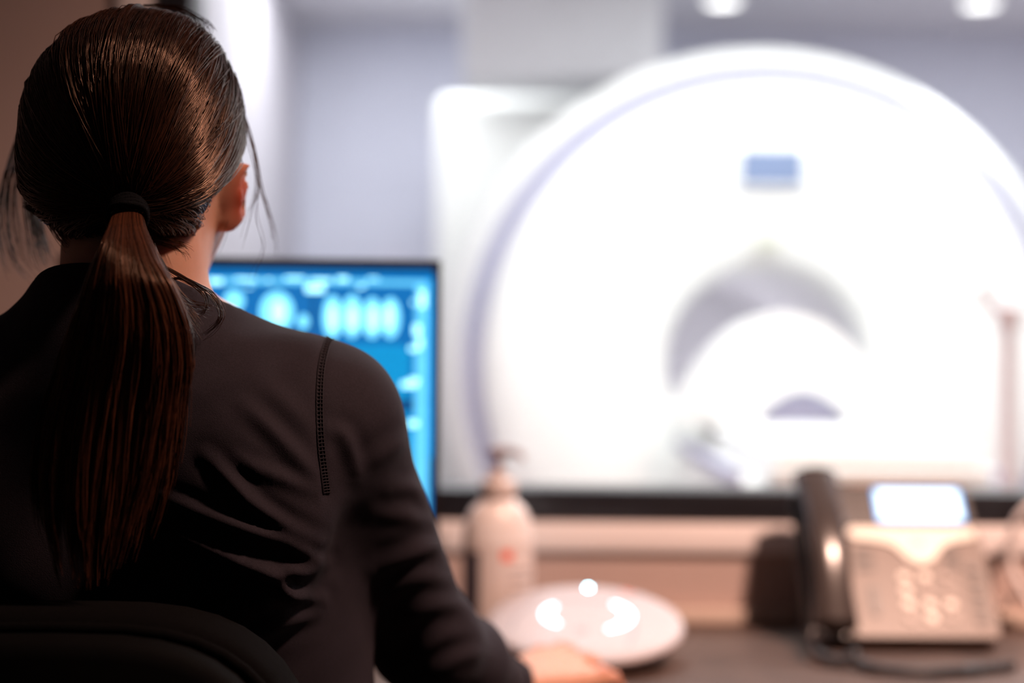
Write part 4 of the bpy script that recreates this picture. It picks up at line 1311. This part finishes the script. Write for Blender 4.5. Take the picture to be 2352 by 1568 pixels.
# ponytail
PY = [490, 520, 560, 600, 650, 700, 760, 830, 900, 1000, 1100, 1200, 1280, 1350]
PC = [293, 291, 291, 292, 298, 302, 300, 292, 278, 258, 244, 232, 226, 222]
PHW = [34, 42, 60, 78, 104, 124, 146, 160, 168, 176, 172, 150, 120, 90]
PDEP = [0.966, 0.950, 0.938, 0.932, 0.928, 0.928, 0.928, 0.930, 0.931, 0.930, 0.928, 0.926, 0.924, 0.922]
PTH = [0.011, 0.0125, 0.015, 0.0165, 0.018, 0.0185, 0.0185, 0.018, 0.017, 0.016, 0.015, 0.0135, 0.011, 0.009]
cen = np.array([at(x, y, d_) for x, y, d_ in zip(PC, PY, PDEP)])
hwx = np.array(PHW) * np.array(PDEP) / FPX
sknots = np.linspace(0, 1, len(PY))
def pony(u, v, s_):
    c = np.stack([np.interp(s_, sknots, cen[:, k]) for k in range(3)], -1)
    return c + np.stack([u * np.interp(s_, sknots, hwx), v * np.interp(s_, sknots, PTH), 0 * s_], -1)
# solid dark core
nc, ns_ = 28, 30
V, F = [], []
for i in range(ns_):
    s1 = 0.74 * i / (ns_ - 1)
    sc = 0.80 * min(1, 1.0 - max(0, s1 - 0.55) * 1.6)
    for j in range(nc):
        a = 2 * PI * j / nc
        V.append(pony(np.array(sc * math.cos(a)), np.array(sc * math.sin(a)), np.array(s1)) - PB)
for i in range(ns_ - 1):
    for j in range(nc):
        j2 = (j + 1) % nc
        F.append((i * nc + j, (i + 1) * nc + j, (i + 1) * nc + j2, i * nc + j2))
F.append(tuple(range(nc))); F.append(tuple(range(ns_ * nc - 1, (ns_ - 1) * nc - 1, -1)))
core = from_arrays('ponytail_core', np.array(V), F, 'scalp', person)
NP_, KP = 5200, 26
ang = rng.uniform(0, 2 * PI, NP_)
rr = np.sqrt(rng.uniform(0.30, 1.0, NP_))
u0, v0 = rr * np.cos(ang), rr * np.sin(ang)
front = v0 > 0.35
v0[front & (rng.random(NP_) < 0.5)] *= -1
ncl = 75
cu = rng.uniform(-0.97, 0.97, ncl); cv = -np.sqrt(np.clip(1 - cu ** 2, 0.02, 1)) * rng.uniform(0.55, 1.08, ncl)
back = rng.random(ncl) < 0.2
cv[back] *= -1
ci = np.argmin((u0[:, None] - cu[None, :]) ** 2 + 0.5 * (v0[:, None] - cv[None, :]) ** 2, axis=1)
send = np.clip(0.90 - 0.20 * np.clip(u0, 0, 1) - 0.08 * np.clip(-u0, 0, 1) + rng.normal(0, 0.055, ncl)[ci] + rng.normal(0, 0.05, NP_) - 0.16 * rng.random(NP_) ** 2, 0.45, 1.0)
tt = np.linspace(0, 1, KP)
Sg = send[:, None] * tt[None, :]
pull = 0.80 * np.clip((Sg - 0.10) / 0.5, 0, 1) ** 1.0
pull *= rng.uniform(0.55, 1.0, NP_)[:, None]
u = u0[:, None] * (1 - pull) + cu[ci][:, None] * pull
v = v0[:, None] * (1 - pull) + cv[ci][:, None] * pull
ph1 = cr_.uniform(0, 6.28, ncl)[ci][:, None]; ph2 = rng.uniform(0, 6.28, NP_)[:, None]
u = u + 0.055 * np.sin(Sg * 7 + ph1) * Sg + 0.022 * np.sin(Sg * 23 + ph2) * np.clip(Sg * 2, 0, 1) + rng.normal(0, 0.02, NP_)[:, None] * Sg
v = v + 0.07 * np.sin(Sg * 6 + ph1 * 1.7) * Sg + 0.04 * np.sin(Sg * 19 + ph2 * 1.3) * Sg
paths = pony(u, v, Sg) - PB
rad = (0.00036 * rng.uniform(0.6, 1.2, NP_))[:, None] * np.clip(1.15 - tt[None, :] ** 4 * 0.75, 0.2, 1)
tones = np.clip(rng.beta(1.0, 2.2, NP_) + 0.16 * cr_.uniform(-1, 1, ncl)[ci], 0, 1)
pn = strands_mesh('ponytail', paths, rad, tones, 'hair_tail_lit', person)
pn['kind'] = 'stuff'
pn['label'] = 'long straight brown ponytail hanging down the back'

# loose strands: pixel tracks with depth, count, jitter px, radius
LOOSE = [
    ([(370, 610), (410, 632), (450, 655), (485, 675), (503, 705), (505, 730), (485, 755), (455, 775)], 0.985, 26, 5, 0.00026),
    ([(385, 640), (420, 640), (460, 665), (475, 690), (470, 710), (450, 722)], 0.985, 16, 4, 0.00026),
    ([(330, 540), (365, 600), (400, 680), (440, 730), (465, 770)], 0.955, 40, 9, 0.00028),
    ([(350, 560), (390, 640), (430, 690), (470, 705), (495, 712)], 0.965, 14, 8, 0.00026),
    ([(556, 255), (575, 310), (588, 370), (598, 430), (612, 480), (628, 540), (632, 600)], 1.10, 10, 4, 0.00022),
    ([(562, 280), (582, 350), (592, 410), (592, 440), (580, 470), (555, 490)], 1.10, 7, 3, 0.00024),
    ([(560, 300), (585, 400), (578, 470), (562, 530), (545, 590)], 1.10, 3, 4, 0.00018),
    ([(540, 420), (530, 500), (515, 550), (490, 600)], 1.09, 3, 5, 0.00018),
    ([(590, 440), (585, 500), (600, 570), (575, 630), (560, 680)], 1.09, 3, 6, 0.00016),
    ([(48, 300), (28, 370), (10, 430), (4, 500), (10, 560), (28, 610), (60, 650)], 1.12, 34, 9, 0.00026),
    ([(52, 320), (40, 390), (30, 450), (35, 520), (55, 590), (95, 640)], 1.12, 18, 8, 0.00024),
    ([(55, 400), (66, 460), (78, 520), (92, 575), (112, 620)], 1.13, 44, 11, 0.00028),
    ([(70, 440), (88, 500), (104, 560), (116, 610)], 1.13, 24, 6, 0.00026),
    ([(390, 14), (420, 22), (450, 38), (480, 62), (470, 80)], 1.06, 14, 6, 0.00020),
    ([(440, 40), (465, 52), (478, 72), (488, 84)], 1.06, 8, 7, 0.00020),
    ([(330, 12), (380, 14), (425, 28), (455, 48)], 1.06, 16, 5, 0.00020),
    ([(60, 470), (110, 500), (150, 545), (190, 580), (240, 590)], 1.03, 70, 10, 0.00026),
    ([(345, 548), (390, 556), (420, 566), (432, 580)], 1.01, 30, 8, 0.00022),
]
lp, lr, lt = [], [], []
KL = 26
for line, dep, n_, jit, r_ in LOOSE:
    for q in range(n_):
        ln_ = np.array(line, float)
        ln_ = ln_ + rng.normal(0, jit, 2) * np.linspace(0.35, 1.3, len(ln_))[:, None] + rng.normal(0, jit * 0.25, ln_.shape)
        k0 = rng.uniform(0.75, 1.0)
        pts = catmull(np.c_[ln_, np.full(len(ln_), dep) + rng.normal(0, 0.004)], 60)
        pts = pts[: int(60 * k0)]
        pts = pts[np.linspace(0, len(pts) - 1, KL).astype(int)]
        lp.append(np.array([at(*p_) for p_ in pts]) - PB)
        lr.append(r_ * rng.uniform(0.6, 1.2) * np.clip(1.1 - np.linspace(0, 1, KL) ** 3 * 0.7, 0.2, 1))
        lt.append(rng.beta(1.6, 2.2))
ls_ = strands_mesh('loose_hair', np.array(lp), np.array(lr), np.array(lt), 'hair', person)
ls_['kind'] = 'stuff'
ls_['label'] = 'loose wispy strands beside the face and neck'

# ------------------------------------------------------------------ office chair
ch = thing('office_chair', 'black padded office chair that the person sits on', 'chair', (CX - 0.005, 1.12, 0))
ct = at(200, 1382, 0.885)[2]
bh, bw = 0.44, 0.168
ct -= 0.008
def back_outline(k=1.0):
    P = []
    for i in range(48):
        a = 2 * PI * i / 48
        ca, sa = math.cos(a), math.sin(a)
        e = 0.62
        P.append((k * bw * math.copysign(abs(ca) ** e, ca), ct - bh / 2 + (bh / 2 - bw * (1 - k)) * math.copysign(abs(sa) ** e, sa)))
    return P
def back_slab(name, k, y0, y1, m, bev):
    bmx = bmesh.new()
    t = bmesh.new()
    P = back_outline(k)
    rings = []
    prof = [(k - 0.0, (y0 + y1) / 2, 1.0)]
    ny = 7
    # pillow profile from back edge to front edge
    allv = []
    for i in range(ny + 1):
        a = PI * i / ny
        yy = (y0 + y1) / 2 - (y1 - y0) / 2 * math.cos(a)
        sc = 1 - bev * (1 - math.sin(a) ** 0.7)
        allv.append([bmx.verts.new((x * sc, yy - 1.12 + 0.9 * x * x, (z - (ct - bh / 2)) * sc + ct - bh / 2)) for x, z in P])
    for i in range(ny):
        for j in range(48):
            j2 = (j + 1) % 48
            bmx.faces.new((allv[i][j], allv[i][j2], allv[i + 1][j2], allv[i + 1][j]))
    for row in (allv[0], allv[-1]):
        c = bmx.verts.new((0, row[0].co.y - 0.9 * row[0].co.x ** 2, ct - bh / 2))
        prev = row
        for sc in (0.75, 0.45, 0.2):
            nxt = [bmx.verts.new((v.co.x * sc, row[k_].co.y - 0.9 * v.co.x ** 2 * (1 - sc * sc), (v.co.z - ct + bh / 2) * sc + ct - bh / 2)) for k_, v in enumerate(row)]
            for j in range(48):
                j2 = (j + 1) % 48
                bmx.faces.new((prev[j], prev[j2], nxt[j2], nxt[j]))
            prev = nxt
        for j in range(48):
            bmx.faces.new((prev[j], prev[(j + 1) % 48], c))
    t.free()
    return from_bm(name, bmx, m, ch, True, 60)
back_slab('back_cushion', 1.0, 0.895, 0.955, 'chair', 0.05)
back_slab('back_shell', 0.93, 0.868, 0.900, 'chair_plastic', 0.06)
pip = [(x * 0.955, 0.893 - 1.12 + 0.9 * (x * 0.955) ** 2, (z - ct + bh / 2) * 0.955 + ct - bh / 2) for x, z in back_outline(1.0)]
pip.append(pip[0])
tube('piping', np.array(pip), 0.004, 'chair', ch, 8)
tube('back_support', catmull([(0, -0.255, ct - bh + 0.14), (0, -0.27, 0.52), (0, -0.22, 0.40), (0, -0.05, 0.385)], 24), 0.022, 'chair_plastic', ch, 12)
seat_b = bmesh.new()
bm_box(seat_b, -0.24, 0.24, -0.20, 0.27, 0.40, 0.468, 0.03, 4)
from_bm('seat', seat_b, 'chair', ch)
box('seat_pan', -0.19, 0.19, -0.16, 0.22, 0.372, 0.3995, 'chair_plastic', ch, 0.008)
lathe('gas_lift', [(0.0005, 0.09), (0.028, 0.09), (0.028, 0.22), (0.019, 0.222), (0.019, 0.372), (0.0005, 0.372)], 'metal', ch, 24)
for k in range(5):
    a = 2 * PI * k / 5 + 0.35
    lg = tube('leg', np.array([(0.02 * math.cos(a), 0.02 * math.sin(a), 0.11), (0.17 * math.cos(a), 0.17 * math.sin(a), 0.095), (0.30 * math.cos(a), 0.30 * math.sin(a), 0.075)]), np.array([0.028, 0.022, 0.016]), 'chair_plastic', ch, 10)
    lathe('caster', [(0.0005, -0.02), (0.026, -0.02), (0.03, -0.01), (0.03, 0.01), (0.026, 0.02), (0.0005, 0.02)], 'chair_plastic', lg, 20,
          mtx=Matrix.Translation((0.30 * math.cos(a), 0.30 * math.sin(a), 0.0305)) @ Matrix.Rotation(a, 4, 'Z') @ Matrix.Rotation(PI / 2, 4, 'X'))
